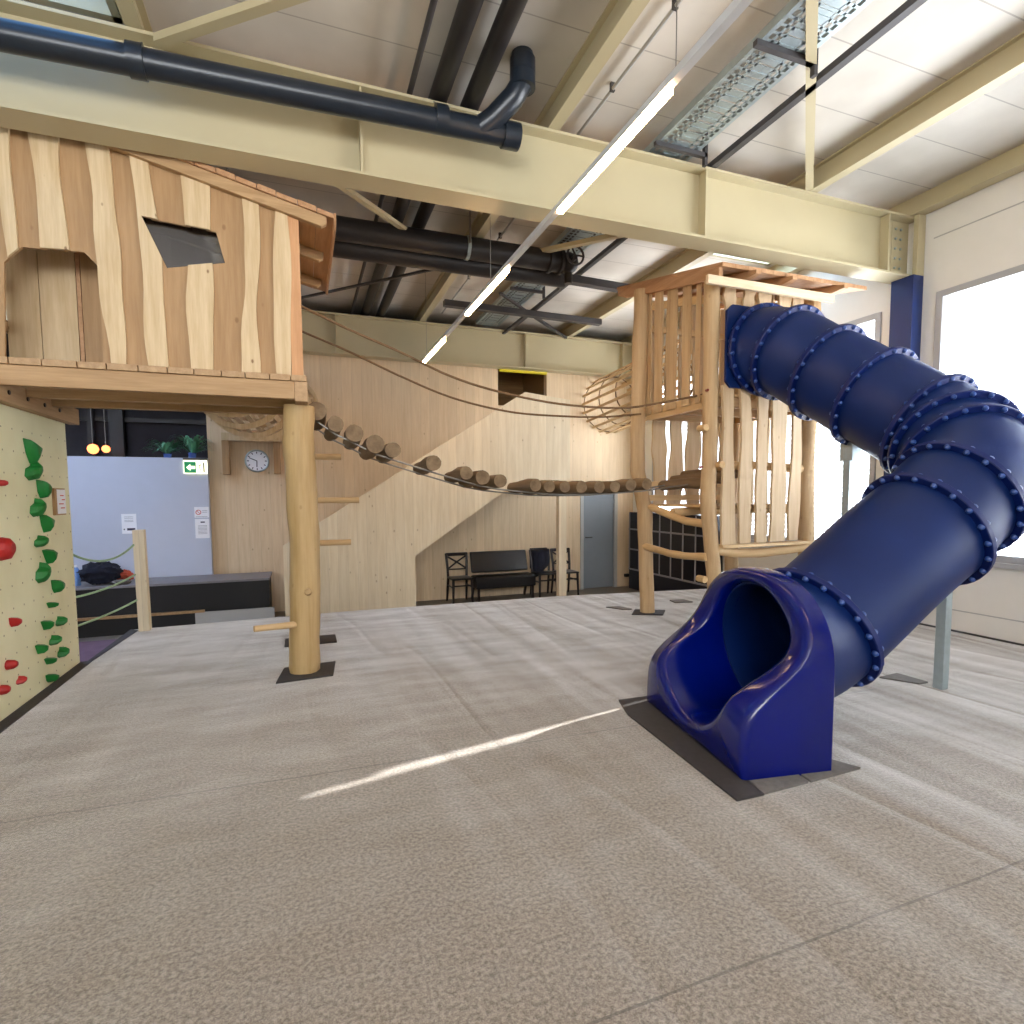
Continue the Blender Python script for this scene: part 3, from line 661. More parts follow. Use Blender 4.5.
# roof
x = .29; k = 0
while x > -2.2:
    w = .125+.03*((k*37) % 5)/5
    z1_, z0_ = roofz(x), roofz(x-w+.004)
    if k == 0:
        MB().prism([(x, 4.72, z1_), (x+.012, 4.78, z1_), (x+.012, 6.30, z1_), (x, 6.40, z1_), (x-w+.004, 6.42, z0_), (x-w+.004, 4.72, z0_)], (0, 0, .035)).build('roof_board', M['larch'], house, bevel=.003)
    else:
        MB().prism([(x, 4.72, z1_), (x, 6.42, z1_), (x-w+.004, 6.42, z0_), (x-w+.004, 4.72, z0_)], (0, 0, .035+.006*(k % 2))).build('roof_board', M['larch'], house, bevel=.003)
    x -= w; k += 1
for y in (4.77, 5.45, 6.12): MB().prism([(.24, y-.03, roofz(.24)-.001), (-2.1, y-.03, roofz(-2.1)-.001), (-2.1, y-.03, roofz(-2.1)-.085), (.20, y-.03, roofz(.2)-.085), (.24, y-.03, roofz(.24)-.05)], (0,.055,0)).build('rafter', M['beam_x'], house, bevel=.003)
MB().prism([(.292, 4.72, roofz(.29)+.04), (.292, 6.42, roofz(.29)+.04), (.292, 6.42, roofz(.29)-.01), (.292, 6.32, roofz(.29)-.055), (.292, 4.80, roofz(.29)-.055), (.292, 4.72, roofz(.29)-.01)], (.02,0,0)).build('eave_board', M['larch'], house, bevel=.003)

# ================================================================== TOWER
tower = empty('climbing_tower', (4.65, 5.37, 0)); tag(tower, 'climbing tower of crooked peeled posts and slats with a plank roof', 'tower')
TX0, TX1, TY0, TY1 = 4.0, 5.33, 4.78, 5.96
def troof(y): return 3.72+.215*(y-4.6)
px_log('post', [(717,640),(716,612),(712.5,560),(707.8,500),(709.8,440),(710.5,390),(712,300),(712.5,276)], TY0, .078, M['robinia'], tower, 3.66, 5, .14)
px_log('post', [(647,613),(646,560),(644.6,510),(641,490),(637.7,470),(637.7,430),(638.5,400),(639.7,350),(641.5,300),(642,288)], TY1, .09, M['robinia'], tower, 3.93, 6, .14)
MB().tube([(TX1+.02*math.sin(i*.7), TY0, i*3.66/14) for i in range(15)], .085, 14, wob=.12, seed=11).build('post', M['robinia'], tower, smooth=True)
MB().tube([(TX1+.02*math.sin(i*.9), TY1, i*3.93/14) for i in range(15)], .09, 14, wob=.12, seed=12).build('post', M['robinia'], tower, smooth=True)
for (px, py, Y, rr) in ((703,428,4.72,.035),(719,465,4.70,.038),(702,579,4.72,.035),(722,579,4.72,.03)):
    q = ony(px, py, Y); MB().tube([(q.x, Y-.05, q.z), (q.x, Y+.06, q.z)], rr, 12, wob=.15, seed=px).build('branch_stub', M['rail_y'], tower, smooth=True)
for px, py in ((708,390),(702,467)):
    q = ony(px, py, 4.69); MB().tube([q, q+V((0,.03,0))], .014, 6).build('bolt', M['redbolt'], tower)
# slats on the left face (X = TX0) : from the pictured spacing
def slat_x(xa, xb, z0, z1, y, seed, mat='robinia_pale', th=.03, nm='slat', amp=.012):
    return wavy_board(nm, xa, xb, xa+random.Random(seed).uniform(-.02,.02), xb+random.Random(seed+5).uniform(-.02,.02), z0, lambda x: z1, y, th, M[mat], tower, seed, amp)
def slat_y(ya, yb, z0, zt, x, seed, mat='robinia_pale', th=.03, nm='slat', amp=.012):
    n = 12; rnd = random.Random(seed); ph = [rnd.uniform(0,6) for _ in range(2)]; fr = [rnd.uniform(2,4) for _ in range(2)]
    vs = []; fs = []
    for i in range(n+1):
        t = i/n
        for j, y in enumerate((ya, yb)):
            yy = y+amp*math.sin(ph[j]+fr[j]*t*2.4); z = lerp(z0, zt(yy), t); vs += [(x, yy, z), (x+th, yy, z)]
    for i in range(n):
        b = i*4; c = b+4; fs += [(b, b+2, c+2, c), (b+3, b+1, c+1, c+3), (b+1, b, c, c+1), (b+2, b+3, c+3, c+2)]
    fs += [(0,1,3,2), (n*4, n*4+2, n*4+3, n*4+1)]
    return MB().add(vs, fs).build(nm, M[mat], tower)
for i, (pl_, pr_) in enumerate(((648,654.5),(656.5,665.5),(668.5,680),(684,694),(697.5,704))):
    ya = onx(pr_, 350, TX0).y+.014; yb = onx(pl_, 350, TX0).y-.014
    o = slat_y(ya, yb, 2.46, lambda y: troof(y)-.02, TX0-.04, 100+i, 'robinia', .014, amp=.006)
# horizontal rails of the upper cage
MB().bar((TX0+.0, TY0+.05, 3.50), (TX0+.0, TY1-.05, 3.75), .05, .08).build('cage_rail', M['rail_y'], tower)
for y in (TY0+.03, TY1-.03): MB().bar((TX0+.05, y+.01, 3.50), (TX1-.05, y+.01, 3.50), .05, .07).build('cage_rail', M['rail_x'], tower)
# decks
def deck(z, x0, x1, y0, y1, tag_=''):
    d = MB()
    x = x0
    while x < x1-.01:
        w = min(.14, x1-x); MB().box((x+.003, y0, z-.03), (x+w-.003, y1, z)).build('deck_board', M['rail_y'], tower); x += w
deck(2.54, TX0-.02, TX1+.02, TY0-.02, TY1+.02)
for x in (TX0+.02, TX1-.02): MB().bar((x, TY0, 2.455), (x, TY1, 2.455), .06, .11).build('deck_beam', M['rail_y'], tower)
for y in (TY0+.05, TY1-.05, 5.4): MB().bar((TX0, y, 2.455), (TX1, y, 2.455), .06, .10).build('deck_beam', M['beam_x'], tower)
# front face: lower slats and rail
for i, (a0, a1, b0, b1) in enumerate(((720,732,719.5,731),(737,748.5,738,747.5),(754,763.5,754.5,764.5),(768,781,770,785),(785.5,795,791,800))):
    xa, xb = ony(a0, 545, TY0-.06).x, ony(a1, 545, TY0-.06).x; ta, tb = ony(b0, 410, TY0-.06).x, ony(b1, 410, TY0-.06).x
    o = wavy_board('slat', xa, xb, ta, tb, .965+.004*i, lambda x: 2.60, TY0-.10, .03, M['robinia_pale'], tower, 140+i, .012)
pts = [ony(x, y, TY0-.03) for x, y in ((716,550),(735,553),(760,553),(785,550),(812,546))]
MB().tube(pts, .05, 12, wob=.1, seed=21).build('bottom_rail', M['rail_x'], tower, smooth=True)
box('ledge', (TX0+.08, TY0-.11, .93), (TX1-.03, TY0+.02, .962), M['rail_x'], tower)
MB().tube([(TX0, TY0, 1.78), (4.6, TY0+.02, 1.8), (TX1, TY0, 1.76)], .045, 10, wob=.1, seed=3).build('middle_rail', M['rail_x'], tower, smooth=True)
# front face upper slats above the slide panel
for i, xa in enumerate((4.10, 4.33, 4.55, 4.80, 5.02)):
    slat_x(xa, xa+.15, 3.30 if xa < 4.9 else 2.56, 3.66, TY0-.055, 160+i)
slat_x(4.99, 5.12, 2.45, 3.66, TY0-.06, 171)
# rear and right faces
for i in range(6):
    xa = 4.09+i*.205; slat_x(xa, xa+.15, 2.56, 3.86, TY1+.03, 180+i)
for i, (xa, xb) in enumerate(((4.14,4.30),(4.36,4.56),(4.63,4.83),(4.90,5.08),(5.13,5.26))):
    slat_x(xa, xb, 1.36, 2.44, TY1+.03, 190+i, amp=.02)
for z in (1.45, 1.62): MB().bar((TX0, TY1+.02, z), (TX1, TY1+.02, z), .03, .07).build('rear_rail', M['rail_x'], tower)
for i in range(4):
    ya = TY0+.12+i*.25; slat_y(ya, ya+.16, 2.56, lambda y: troof(y), TX1+.05, 210+i); 
for i in range(4):
    ya = TY0+.14+i*.25; slat_y(ya, ya+.13, .98, lambda y: 2.44, TX1+.05, 220+i)
# curved rails and half height floor
def pxtube(pts, X, r, nm, mat, seed, n=12):
    P = [onx(x, y, X) for x, y in pts]; out = []
    for i in range(len(P)-1):
        for k in range(3): out.append(P[i].lerp(P[i+1], k/3))
    out.append(P[-1]); return MB().tube(out, r, n, wob=.12, seed=seed).build(nm, M[mat], tower, smooth=True)
pxtube([(651,507),(660,511),(672,516),(686,521),(706,524)], TX0-.02, .045, 'left_rail', 'rail_y', 31)
pxtube([(644,546),(655,549),(668,553),(685,556),(707,557)], TX0-.04, .042, 'left_rail', 'rail_y', 32)
MB().tube([(TX0+.1, TY0+.15, 1.30), (4.7, TY0+.2, 1.33), (TX1, TY0+.15, 1.30)], .045, 12, wob=.1, seed=33).build('floor_joist', M['rail_x'], tower, smooth=True)
MB().tube([(TX0+.02, 5.45, 1.28), (4.7, 5.46, 1.32), (TX1, 5.45, 1.30)], .05, 12, wob=.1, seed=34).build('floor_joist', M['rail_x'], tower, smooth=True)
x = TX0+.15
while x < TX1: MB().box((x, TY0+.1, 1.345), (x+.13, TY1, 1.372)).build('deck_board', M['rail_y'], tower); x += .137
for k, (x, z) in enumerate(((4.12, 1.60), (4.28, 1.66), (4.44, 1.72))): MB().tube([(x, 4.9, z), (x+.02, 5.3, z+.02), (x, 5.8, z)], .06, 12, wob=.12, seed=40+k).build('entry_log', M['log_y'], tower, smooth=True)
# roof
m = MB()
x = 3.90; k = 0
while x < 5.84:
    w = min(.16, 5.86-x)
    MB().prism([(x, 4.55, troof(4.55)), (x+w-.004, 4.55, troof(4.55)), (x+w-.004, 6.52, troof(6.52)), (x, 6.52, troof(6.52))], (0,0,.04)).build('roof_board', M['larch'], tower); x += w; k += 1
MB().prism([(3.90, 4.60, troof(4.6)), (3.90, 6.50, troof(6.5)), (3.90, 6.50, troof(6.5)-.07), (3.90, 6.30, troof(6.3)-.115), (3.90, 4.60, troof(4.6)-.11)], (.045,0,0)).build('fascia', M['larch'], tower, bevel=.004)
for xc in (4.28, ony(792,275,4.52).x, ony(845,286,4.52).x-.03):
    MB().prism([(xc-.04, 4.47, troof(4.47)), (xc-.04, 6.45, troof(6.45)), (xc-.04, 6.45, troof(6.45)-.08), (xc-.04, 4.62, troof(4.62)-.075), (xc-.04, 4.47, troof(4.47)-.035)], (.06,0,0)).build('rafter', M['larch'], tower, bevel=.003)
q0, q1 = ony(707,279,4.57), ony(833,299,4.57)
MB().bar(q0, q1, .04, .085).build('eave_beam', wood('pale_plank', (232,208,172), (210,180,138), 'X', knots=.3), tower, bevel=.004)
mat_pad([(3.78,5.92),(4.12,5.75),(4.32,5.98),(3.98,6.16)], 'rubber', 'dark pad under the rear left post of the tower')
mat_pad([(3.84,6.22),(3.96,6.20),(3.90,6.42),(3.72,6.44)], 'rubber2', 'small grey pad behind the rear left post of the tower')
mat_pad([(3.86,4.60),(4.18,4.6),(4.2,4.92),(3.88,4.92)], 'rubber', 'dark pad under the front left post of the tower')
mat_pad([(5.15,5.8),(5.5,5.8),(5.5,6.12),(5.15,6.12)], 'rubber', 'dark pad under the rear right post of the tower')
mat_pad([(4.75,6.35),(5.0,6.3),(5.0,6.5),(4.78,6.52)], 'rubber2', 'small grey pad on the carpet behind the tower')
# slat tunnel from the back wall to the tower deck
r = empty('slat_tunnel', (5.1, 8.0, 3.2)); tag(r, 'round crawl tunnel of wooden rods between back wall and tower', 'tunnel')
A = V((5.83, YB-.2, 3.29)); B = V((4.62, 6.0, 3.05))
ax = (B-A).normalized(); ux = ax.cross(V((0,0,1))).normalized(); uz = ux.cross(ax)
for k in range(20):
    t = 2*PI*k/20; o_ = ux*math.cos(t)+uz*math.sin(t)
    p = A+o_*.55; q = B+o_*.40; p = p+(q-p)*((YB-.012-p.y)/(q.y-p.y))
    if q.y < 6.06: q = p.lerp(q, (p.y-6.06)/(p.y-q.y))
    MB().bar(p, q, .045, .02, up=o_).build('rod', M['rail_y'], r)
for s in (.02, .3, .55, .8):
    c = A.lerp(B, s); rr_ = lerp(.54, .385, s)
    MB().tube([c+(ux*math.cos(i*PI/14)+uz*math.sin(i*PI/14))*rr_ for i in range(29)], .011, 6).build('hoop', M['rope'], r)

# ================================================================== ROPE BRIDGE
r = empty('log_bridge', (2.0, 5.4, 1.6)); tag(r, 'hanging bridge of short round logs between playhouse and tower', 'bridge')
LP = [(316.6,410.7,9.5),(335.7,424,8),(354.5,433,9),(375.5,444,9.5),(393,450,8),(433.6,463,8),(466.5,473,7),(482.8,477.6,7.5),(500.6,481,7),(535.7,485,6.5),(549.5,486.3,6.3),(565,487,6),(581.5,487,6.3),(599.5,487,6.3),(615,486.5,6),(631,485,6.3),(647,484,6)]
near = []
for k, (px, py, rp) in enumerate(LP):
    c = ony(px, py, 5.05); rad = rp/560*(c-EYE).dot(FW); near.append((c, rad)); rnd = random.Random(k)
    e = c+V((rnd.uniform(-.02,.02), .68+rnd.uniform(-.06,.04), -.02))
    MB().tube([c, c.lerp(e, .3)+V((0,0,.008)), c.lerp(e, .7)+V((.006,0,-.004)), e], [rad*.97, rad, rad*.98, rad*.92], 14, wob=.1, seed=k).build('log_step', M['log_y'], r, smooth=True)
def ropeline(y, dz):
    P = [V((.03, y, 2.30))]+[c+V((0, y-5.05, dz)) for c, _ in near]+[V((4.0, y, 1.60))]
    return P
MB().tube(ropeline(5.16, -.075), .008, 6).build('rope', M['wire'], r, smooth=True)
MB().tube(ropeline(5.58, -.085), .008, 6).build('rope', M['wire'], r, smooth=True)
def hand(pts, Y, label):
    P = [ony(x, y, Y) for x, y in pts]; out = []
    for i in range(len(P)-1):
        p0 = P[max(i-1,0)]; p1 = P[i]; p2 = P[i+1]; p3 = P[min(i+2,len(P)-1)]
        for k in range(5):
            t = k/5; out.append(.5*((2*p1)+(p2-p0)*t+(2*p0-5*p1+4*p2-p3)*t*t+(3*p1-p0-3*p2+p3)*t**3))
    out.append(P[-1]); tag(MB().tube(out, .011, 8).build('hand_rope', M['rope'], smooth=True), label, 'rope', 'hand ropes of the bridge')
hand([(301,306),(350,330),(400,352),(450,376),(500,392),(560,404),(620,408),(660,403),(705,394)], 4.98, 'nearer brown hand rope sagging from the playhouse to the tower front post')
hand([(301,331),(350,352),(400,376),(450,397),(500,410),(540,415),(600,417),(641,414)], 5.78, 'farther brown hand rope sagging to the rear left tower post')

# ================================================================== TUBE SLIDE
slide = empty('tube_slide', (2.7, 2.7, 0)); tag(slide, 'blue spiral tube slide from the tower to the carpet', 'slide')
RG = [((4.491,4.571,2.957),(-.032,-.997,-.072)),((4.560,4.346,2.872),(.060,-.899,-.435)),((4.721,4.033,2.625),(.094,-.868,-.487)),((4.859,3.664,2.346),(.057,-.853,-.518)),
      ((4.963,3.251,2.042),(.023,-.856,-.517)),((4.893,3.002,1.860),(-.471,-.748,-.468)),((4.786,2.856,1.734),(-.474,-.728,-.496)),((4.429,2.704,1.454),(-.863,.105,-.494)),
      ((4.133,2.716,1.233),(-.858,.092,-.505)),((3.209,2.792,.593),(-.878,-.006,-.478))]
RT_, RF_ = .412, .462
RG = [(V(c), V(n).normalized()) for c, n in RG]
def frame(n):
    a = n.cross(V((0,0,1))).normalized(); return a, a.cross(n).normalized()
def herm(c0, n0, c1, n1, t):
    L = (c1-c0).length*1.05; h = lambda a, b, c, d: (2*t**3-3*t*t+1)*a+(t**3-2*t*t+t)*b*L+(-2*t**3+3*t*t)*c+(t**3-t*t)*d*L
    return h(c0, n0, c1, n1)
def tube_sec(c0, n0, c1, n1, parent=slide, name='tube_section', mat='tube', steps=8, r0=RT_, r1=RT_, n=40):
    m = MB(); rings = []
    prev = None
    for i in range(steps+1):
        t = i/steps; c = herm(c0, n0, c1, n1, t); nn = n0.lerp(n1, t).normalized(); a, b = frame(nn)
        rings.append((c, a, b, lerp(r0, r1, t)))
    for th in (0, .012):
        base = len(m.v)
        for c, a, b, rr in rings:
            for k in range(n):
                q = 2*PI*k/n; m.v.append(c+(a*math.cos(q)+b*math.sin(q))*(rr-th))
        for i in range(steps):
            for k in range(n):
                k2 = (k+1) % n; f = (base+i*n+k, base+i*n+k2, base+(i+1)*n+k2, base+(i+1)*n+k); m.f.append(f if th == 0 else f[::-1])
    N_ = (steps+1)*n
    for k in range(n):
        k2 = (k+1) % n; m.f.append((k, k2, N_+k2, N_+k)); m.f.append((steps*n+k2, steps*n+k, N_+steps*n+k, N_+steps*n+k2))
    return m.build(name, M[mat], parent, smooth=True)
bolts = []
def flange(c, n, name='flange'):
    a, b = frame(n); m = MB(); N_ = 48
    prof = [(RT_-.002, -.022), (RF_-.006, -.022), (RF_, -.016), (RF_, .016), (RF_-.006, .022), (RT_-.002, .022)]
    for (rr, h) in prof:
        for k in range(N_):
            q = 2*PI*k/N_; m.v.append(c+n*h+(a*math.cos(q)+b*math.sin(q))*rr)
    P_ = len(prof)
    for i in range(P_):
        j = (i+1) % P_
        for k in range(N_):
            k2 = (k+1) % N_; m.f.append((i*N_+k, i*N_+k2, j*N_+k2, j*N_+k))
    o = m.build(name, M['flange'], slide, smooth=True)
    for k in range(22):
        q = 2*PI*(k+.5)/22; d = a*math.cos(q)+b*math.sin(q); bolts.append((c+d*((RT_+RF_)/2+.002), n, o))
    return o
for i in range(len(RG)-1): tube_sec(*RG[i], *RG[i+1])
for i, (c, n) in enumerate(RG): flange(c, n)
# bolt caps: the hundred nearest the camera are parts, the others one piece per slide
def boltmesh(m, p, n):
    for s in (1, -1):
        base = p+n*s*.020; a, b = frame(n)
        m.tube([base, base+n*s*.014, base+n*s*.023], [.021, .018, .008], 8)
bolts.sort(key=lambda q: (q[0]-EYE).length + (0 if (q[0]-EYE).dot(q[0]-q[0]) >= 0 else 0))
# facing the camera first
def facing(q):
    p, n, o = q; i = [k for k, (c, nn) in enumerate(RG) if (c-p).length < .5 and nn == n][0]; d = (p-RG[i][0]).normalized(); return d.dot((EYE-p).normalized())
bolts.sort(key=lambda q: (0 if facing(q) > -.15 else 1, (q[0]-EYE).length))
rest = MB()
for k, (p, n, o) in enumerate(bolts):
    if k < 100:
        m = MB(); boltmesh(m, p, n); m.build('bolt', M['bolt'], o, smooth=True)
    else: boltmesh(rest, p, n)
o_ = rest.build('bolt', M['bolt'], slide, smooth=True); o_['kind'] = 'stuff'
# panel at the tower
pc = V((4.50, TY0-.11, 2.985))
m = MB(); sq = []; N_ = 40
def sqp(q, s):
    c_, s_ = math.cos(q), math.sin(q); k = s/max(abs(c_), abs(s_)); return V((c_*k*1.08, 0, s_*k*.98))
loops = []
for (y, f) in ((0, 's'), (-.03, 's'), (-.03, 'c')):
    L = []
    for k in range(N_):
        q = 2*PI*(k+.5)/N_
        L.append(pc+V((0, y, 0))+(sqp(q, .42) if f == 's' else V((math.cos(q)*(RT_), 0, math.sin(q)*RT_))))
    loops.append(L)
loops.append([pc+V((math.cos(2*PI*(k+.5)/N_)*RT_, 0, math.sin(2*PI*(k+.5)/N_)*RT_)) for k in range(N_)])
for L in loops: m.v += L
for i in range(4):
    j = (i+1) % 4
    for k in range(N_): k2 = (k+1) % N_; m.f.append((i*N_+k, i*N_+k2, j*N_+k2, j*N_+k))
m.build('entry_panel', M['tube'], slide, smooth=True)
tube_sec(pc, V((0,-1,-.03)).normalized(), *RG[0], steps=3)
# exit section
U, W_ = V((.987,-.16,0)), V((.16,.987,0)); mid = V((2.175, 2.792, 0))
def loc3(u, v, w): return mid + U*u + W_*v + V((0,0,w))
RI, WC = .415, .535
prof = [(-1,0),(.30,0),(.36,.012),(.42,.06),(.49,.17),(.56,.29),(.63,.365),(.72,.40),(.85,.405),(1.2,.39)]
def urim(w):
    for (a, b), (c, d) in zip(prof, prof[1:]):
        if a <= w <= c: t = (w-a)/(c-a); t = t*t*(3-2*t) if b != d else t; return lerp(b, d, (w-a)/(c-a))
    return prof[-1][1]
def outline(q, g=0):
    c_, s_ = math.cos(q), math.sin(q)
    # box bottom, arch top, centre (0,WC)
    hw = .585-g; r_arch = .495-g
    if s_ < 0:
        k = min(hw/max(abs(c_), 1e-6), (WC-g)/max(-s_, 1e-6)); return c_*k, WC+s_*k
    e = 2.3; k = 1/((abs(c_)/hw)**e + (abs(s_)/r_arch)**e)**(1/e); return c_*k, WC+s_*k
angs = []
for k in range(72): angs.append(2*PI*k/72-PI/2)
for sgn in (1, -1):
    cq = math.atan2(-WC, .585*sgn)
    angs.append(cq)
angs = sorted({round(((a+PI/2) % (2*PI))-PI/2, 6) for a in angs})
n = len(angs); m = MB(); loops = []
def circ(q, r): return math.cos(q)*r, WC+math.sin(q)*r
def smooth_u(q):
    s = 0
    for d in (-.12,-.06,0,.06,.12):
        v, w = circ(q+d, RI+.06); s += urim(w)
    return s/5
us = [smooth_u(q) for q in angs]
L_in_back = [loc3(.566, *circ(q, RI-.003)) for q in angs]
L_mid = [loc3(lerp(us[i], .56, .5), *circ(q, RI)) for i, q in enumerate(angs)]
L = [L_in_back, L_mid]
R_ = .05
def rimpt(i, q, s):          # s 0..1 across the rim from inner to outer
    vi, wi = circ(q, RI); vo, wo = outline(q)
    dv, dw = vo-vi, wo-wi; ln = math.hypot(dv, dw)
    return vi, wi, dv/ln, dw/ln, ln
for s in (0, 22, 45, 68, 90):
    a = math.radians(s); Lp = []
    for i, q in enumerate(angs):
        vi, wi, ev, ew, ln = rimpt(i, q, 0); rr = min(R_, ln*.48)
        d = rr*(1-math.cos(a)); u = us[i]+rr*(1-math.sin(a)); Lp.append(loc3(u, vi+ev*d, wi+ew*d))
    L.append(Lp)
for s in (90, 60, 30, 0):
    a = math.radians(s); Lp = []
    for i, q in enumerate(angs):
        vi, wi, ev, ew, ln = rimpt(i, q, 0); rr = min(R_, ln*.48)
        d = ln-rr*(1-math.cos(a)); u = us[i]+rr*(1-math.sin(a)); vv, ww = vi+ev*d, wi+ew*d
        Lp.append(loc3(u, vv, max(ww, 0)))
    L.append(Lp)
L.append([loc3(.535, *outline(q)) for q in angs]); 
L.append([loc3(.565, *outline(q, .03)) for q in angs])
L.append([loc3(.567, *circ(q, RI)) for q in angs])
for Lp in L: m.v += Lp
for i in range(len(L)-1):
    for k in range(n): k2 = (k+1) % n; m.f.append((i*n+k, i*n+k2, (i+1)*n+k2, (i+1)*n+k))
o = m.build('exit_section', M['exit'], slide, smooth=True, fix=True)
for p_ in o.data.polygons: p_.use_smooth = True
tube_sec(loc3(.50, 0, WC), (U+V((0,0,.1))).normalized(), RG[-1][0], -RG[-1][1], steps=6)
# support legs
def rnd_leg(x, y, z, nm='support_leg'):
    l = MB(); l.box((x-.035, y-.035, 0), (x+.035, y+.035, z)); o = l.build(nm, M['galv'], slide, bevel=.004)
    return o
rnd_leg(4.53, 2.79, 1.10); MB().box((4.44, 2.70, 1.08), (4.62, 2.88, 1.12)).build('saddle', M['galv'], slide)
q = onx(852, 445, 4.86); rnd_leg(4.87, 3.90, 1.99); box('saddle', (4.81, 3.82, 1.80), (4.93, 3.95, 2.02), M['galv'], slide)
# pads
mat_pad([(2.02,3.20),(1.935,2.085),(2.10,2.08),(2.34,3.44),(2.1,3.45)], 'rubber', 'long dark rubber pad along the front of the slide exit')
mat_pad([(2.10,2.085),(2.40,2.09),(2.44,2.3),(2.12,2.3)], 'rubber2', 'grey pad beside the near corner of the slide exit')
mat_pad([(2.42,2.09),(2.79,2.10),(2.68,2.3),(2.45,2.3)], 'rubber2', 'grey triangular pad at the right of the slide exit')
mat_pad([(4.32,3.12),(4.46,2.9),(4.56,2.9),(4.55,3.14)], 'rubber2', 'grey pad on the carpet behind the slide support leg')

# ================================================================== STAIRCASE against the back wall
SY = 8.6
P_ = lambda x, y: ony(x, y, SY)
st = empty('staircase', (2, 9.2, ZF)); tag(st, 'spruce clad staircase rising right to a landing at the back wall', 'staircase')
tr, ap, lo = P_(570,400), P_(525,392), P_(283,546)
ur, um, ul = P_(570,480), P_(520,480), P_(415,556)
poly = [(lo.x, SY, ZF), (ul.x, SY, ZF), (ul.x, SY, ul.z), (um.x, SY, um.z), (ur.x, SY, um.z), (ur.x, SY, tr.z), (ap.x, SY, ap.z), (lo.x, SY, lo.z)]
MB().prism(poly, (0,.06,0)).build('side_panel', M['panel'], st)
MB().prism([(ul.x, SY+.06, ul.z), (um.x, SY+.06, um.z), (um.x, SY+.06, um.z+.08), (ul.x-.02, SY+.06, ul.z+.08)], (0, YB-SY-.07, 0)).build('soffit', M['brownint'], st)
MB().box((um.x, SY+.06, um.z), (ur.x, YB-.01, um.z+.1)).build('landing', M['panel'], st)
MB().box((ul.x-.06, SY+.06, ZF), (ul.x, YB-.01, ul.z)).build('end_wall', M['panel_y'], st)
pa = P_(563, 560); MB().box((P_(559,540).x, SY-.0, ZF), (P_(566.5,540).x, SY+.11, um.z)).build('post', M['panel'], st)
n_ = 11
for k in range(n_):
    x0 = lerp(lo.x+.1, um.x, k/n_); x1 = lerp(lo.x+.1, um.x, (k+1)/n_); z = lerp(ZF+.17, um.z+.1, (k+1)/n_)
    if z-.05 > ZF: MB().box((x0, SY+.07, z-.04), (x1+.02, YB-.02, z)).build('step', M['beam_y'], st)
# ---------------- door
r = empty('door_1', (5.7, YB, ZF)); struct(r, 'grey door at the right end of the back wall')
box('door_leaf', (dx0+.05, YB+.03, ZF+.01), (dx1-.05, YB+.07, dz1-.05), M['door'], r)
m = MB(); m.box((dx0-.02, YB-.015, ZF), (dx0+.05, YB+.1, dz1+.02)); m.box((dx1-.05, YB-.015, ZF), (dx1+.02, YB+.1, dz1+.02)); m.box((dx0+.05, YB-.015, dz1-.05), (dx1-.05, YB+.1, dz1+.02))
m.build('door_frame', M['greytrim'], r)
m = MB(); m.tube([(dx0+.12, YB+.03, .62), (dx0+.12, YB-.03, .62)], .01, 8); m.tube([(dx0+.12, YB-.03, .62), (dx0+.24, YB-.03, .62)], .01, 8); m.build('door_handle', M['darksteel'], r)
# ---------------- lockers along the right wall
r = empty('locker_block', (6.35, 8.7, ZF)); tag(r, 'low blue-black locker block with grey grid behind the tower', 'locker')
box('body', (6.28, 7.45, ZF+.01), (6.50, 9.95, 1.13), M['locker'], r)
for j in range(3): box('shelf_edge', (6.265, 7.45, -.05+j*.41), (6.279, 9.95, -.02+j*.41), M['lockergrid'], r)
for j in range(8): y = 7.5+j*.345; box('divider_edge', (6.266, y, -.05), (6.2795, y+.025, 1.12), M['lockergrid'], r)
# ---------------- bench and chairs
def chair_proto(loc):
    r = empty('bistro_chair', loc); x, y, z = loc
    L = lambda a, b, c: (x+a, y+b, z+c)
    MB().box(L(-.2,-.21,.435), L(.2,.2,.465)).build('seat', M['vinyl'], r, bevel=.012)
    for s in (-1, 1):
        MB().tube([L(s*.17,-.18,.44), L(s*.18,-.2,0)], [.026,.019], 8).build('leg', M['darkwood'], r)
        MB().tube([L(s*.185,.25,.0), L(s*.175,.18,.45), L(s*.18,.19,.6), L(s*.195,.25,.88)], [.019,.025,.024,.024], 8).build('leg', M['darkwood'], r)
        MB().tube([L(s*.175,-.18,.3), L(s*.175,.18,.3)], .014, 6).build('stretcher', M['darkwood'], r)
    MB().tube([L(-.175,-.18,.33), L(.175,-.18,.33)], .014, 6).build('stretcher', M['darkwood'], r)
    m = MB(); m.bar(L(-.2,.25,.86), L(.2,.25,.86), .02, .06); m.build('top_rail', M['darkwood'], r)
    m = MB()
    m.tube([L(-.17,.235,.82), L(0,.22,.72), L(.17,.2,.60)], .016, 6); m.tube([L(.17,.235,.82), L(0,.22,.72), L(-.17,.2,.60)], .016, 6)
    m.bar(L(-.17,.198,.59), L(.17,.198,.59), .012, .022); m.build('cross_back', M['darkwood'], r)
    return r
ch = chair_proto((2.63, 9.80, ZF)); tag(ch, 'dark cross-back chair left of the black bench', 'chair', 'dark cross-back chairs')
for x, lb in ((4.30, 'dark cross-back chair with a navy jacket over its back, right of the bench'), (4.75, 'dark cross-back chair standing behind the stair post')):
    c = copy_tree(ch); c.location = (x, 9.80, ZF); c['label'] = lb
r = empty('upholstered_bench', (3.5, 9.85, ZF)); tag(r, 'black upholstered bench with a low backrest against the back wall', 'bench')
MB().box((2.89, 9.62, ZF+.24), (4.06, 10.02, ZF+.46)).build('seat', M['vinyl'], r, bevel=.03)
MB().prism([(2.91,9.98,ZF+.50),(4.04,9.98,ZF+.50),(4.04,10.1,ZF+.88),(2.91,10.1,ZF+.88)], (0,.06,.0)).build('backrest', M['vinyl'], r, bevel=.02)
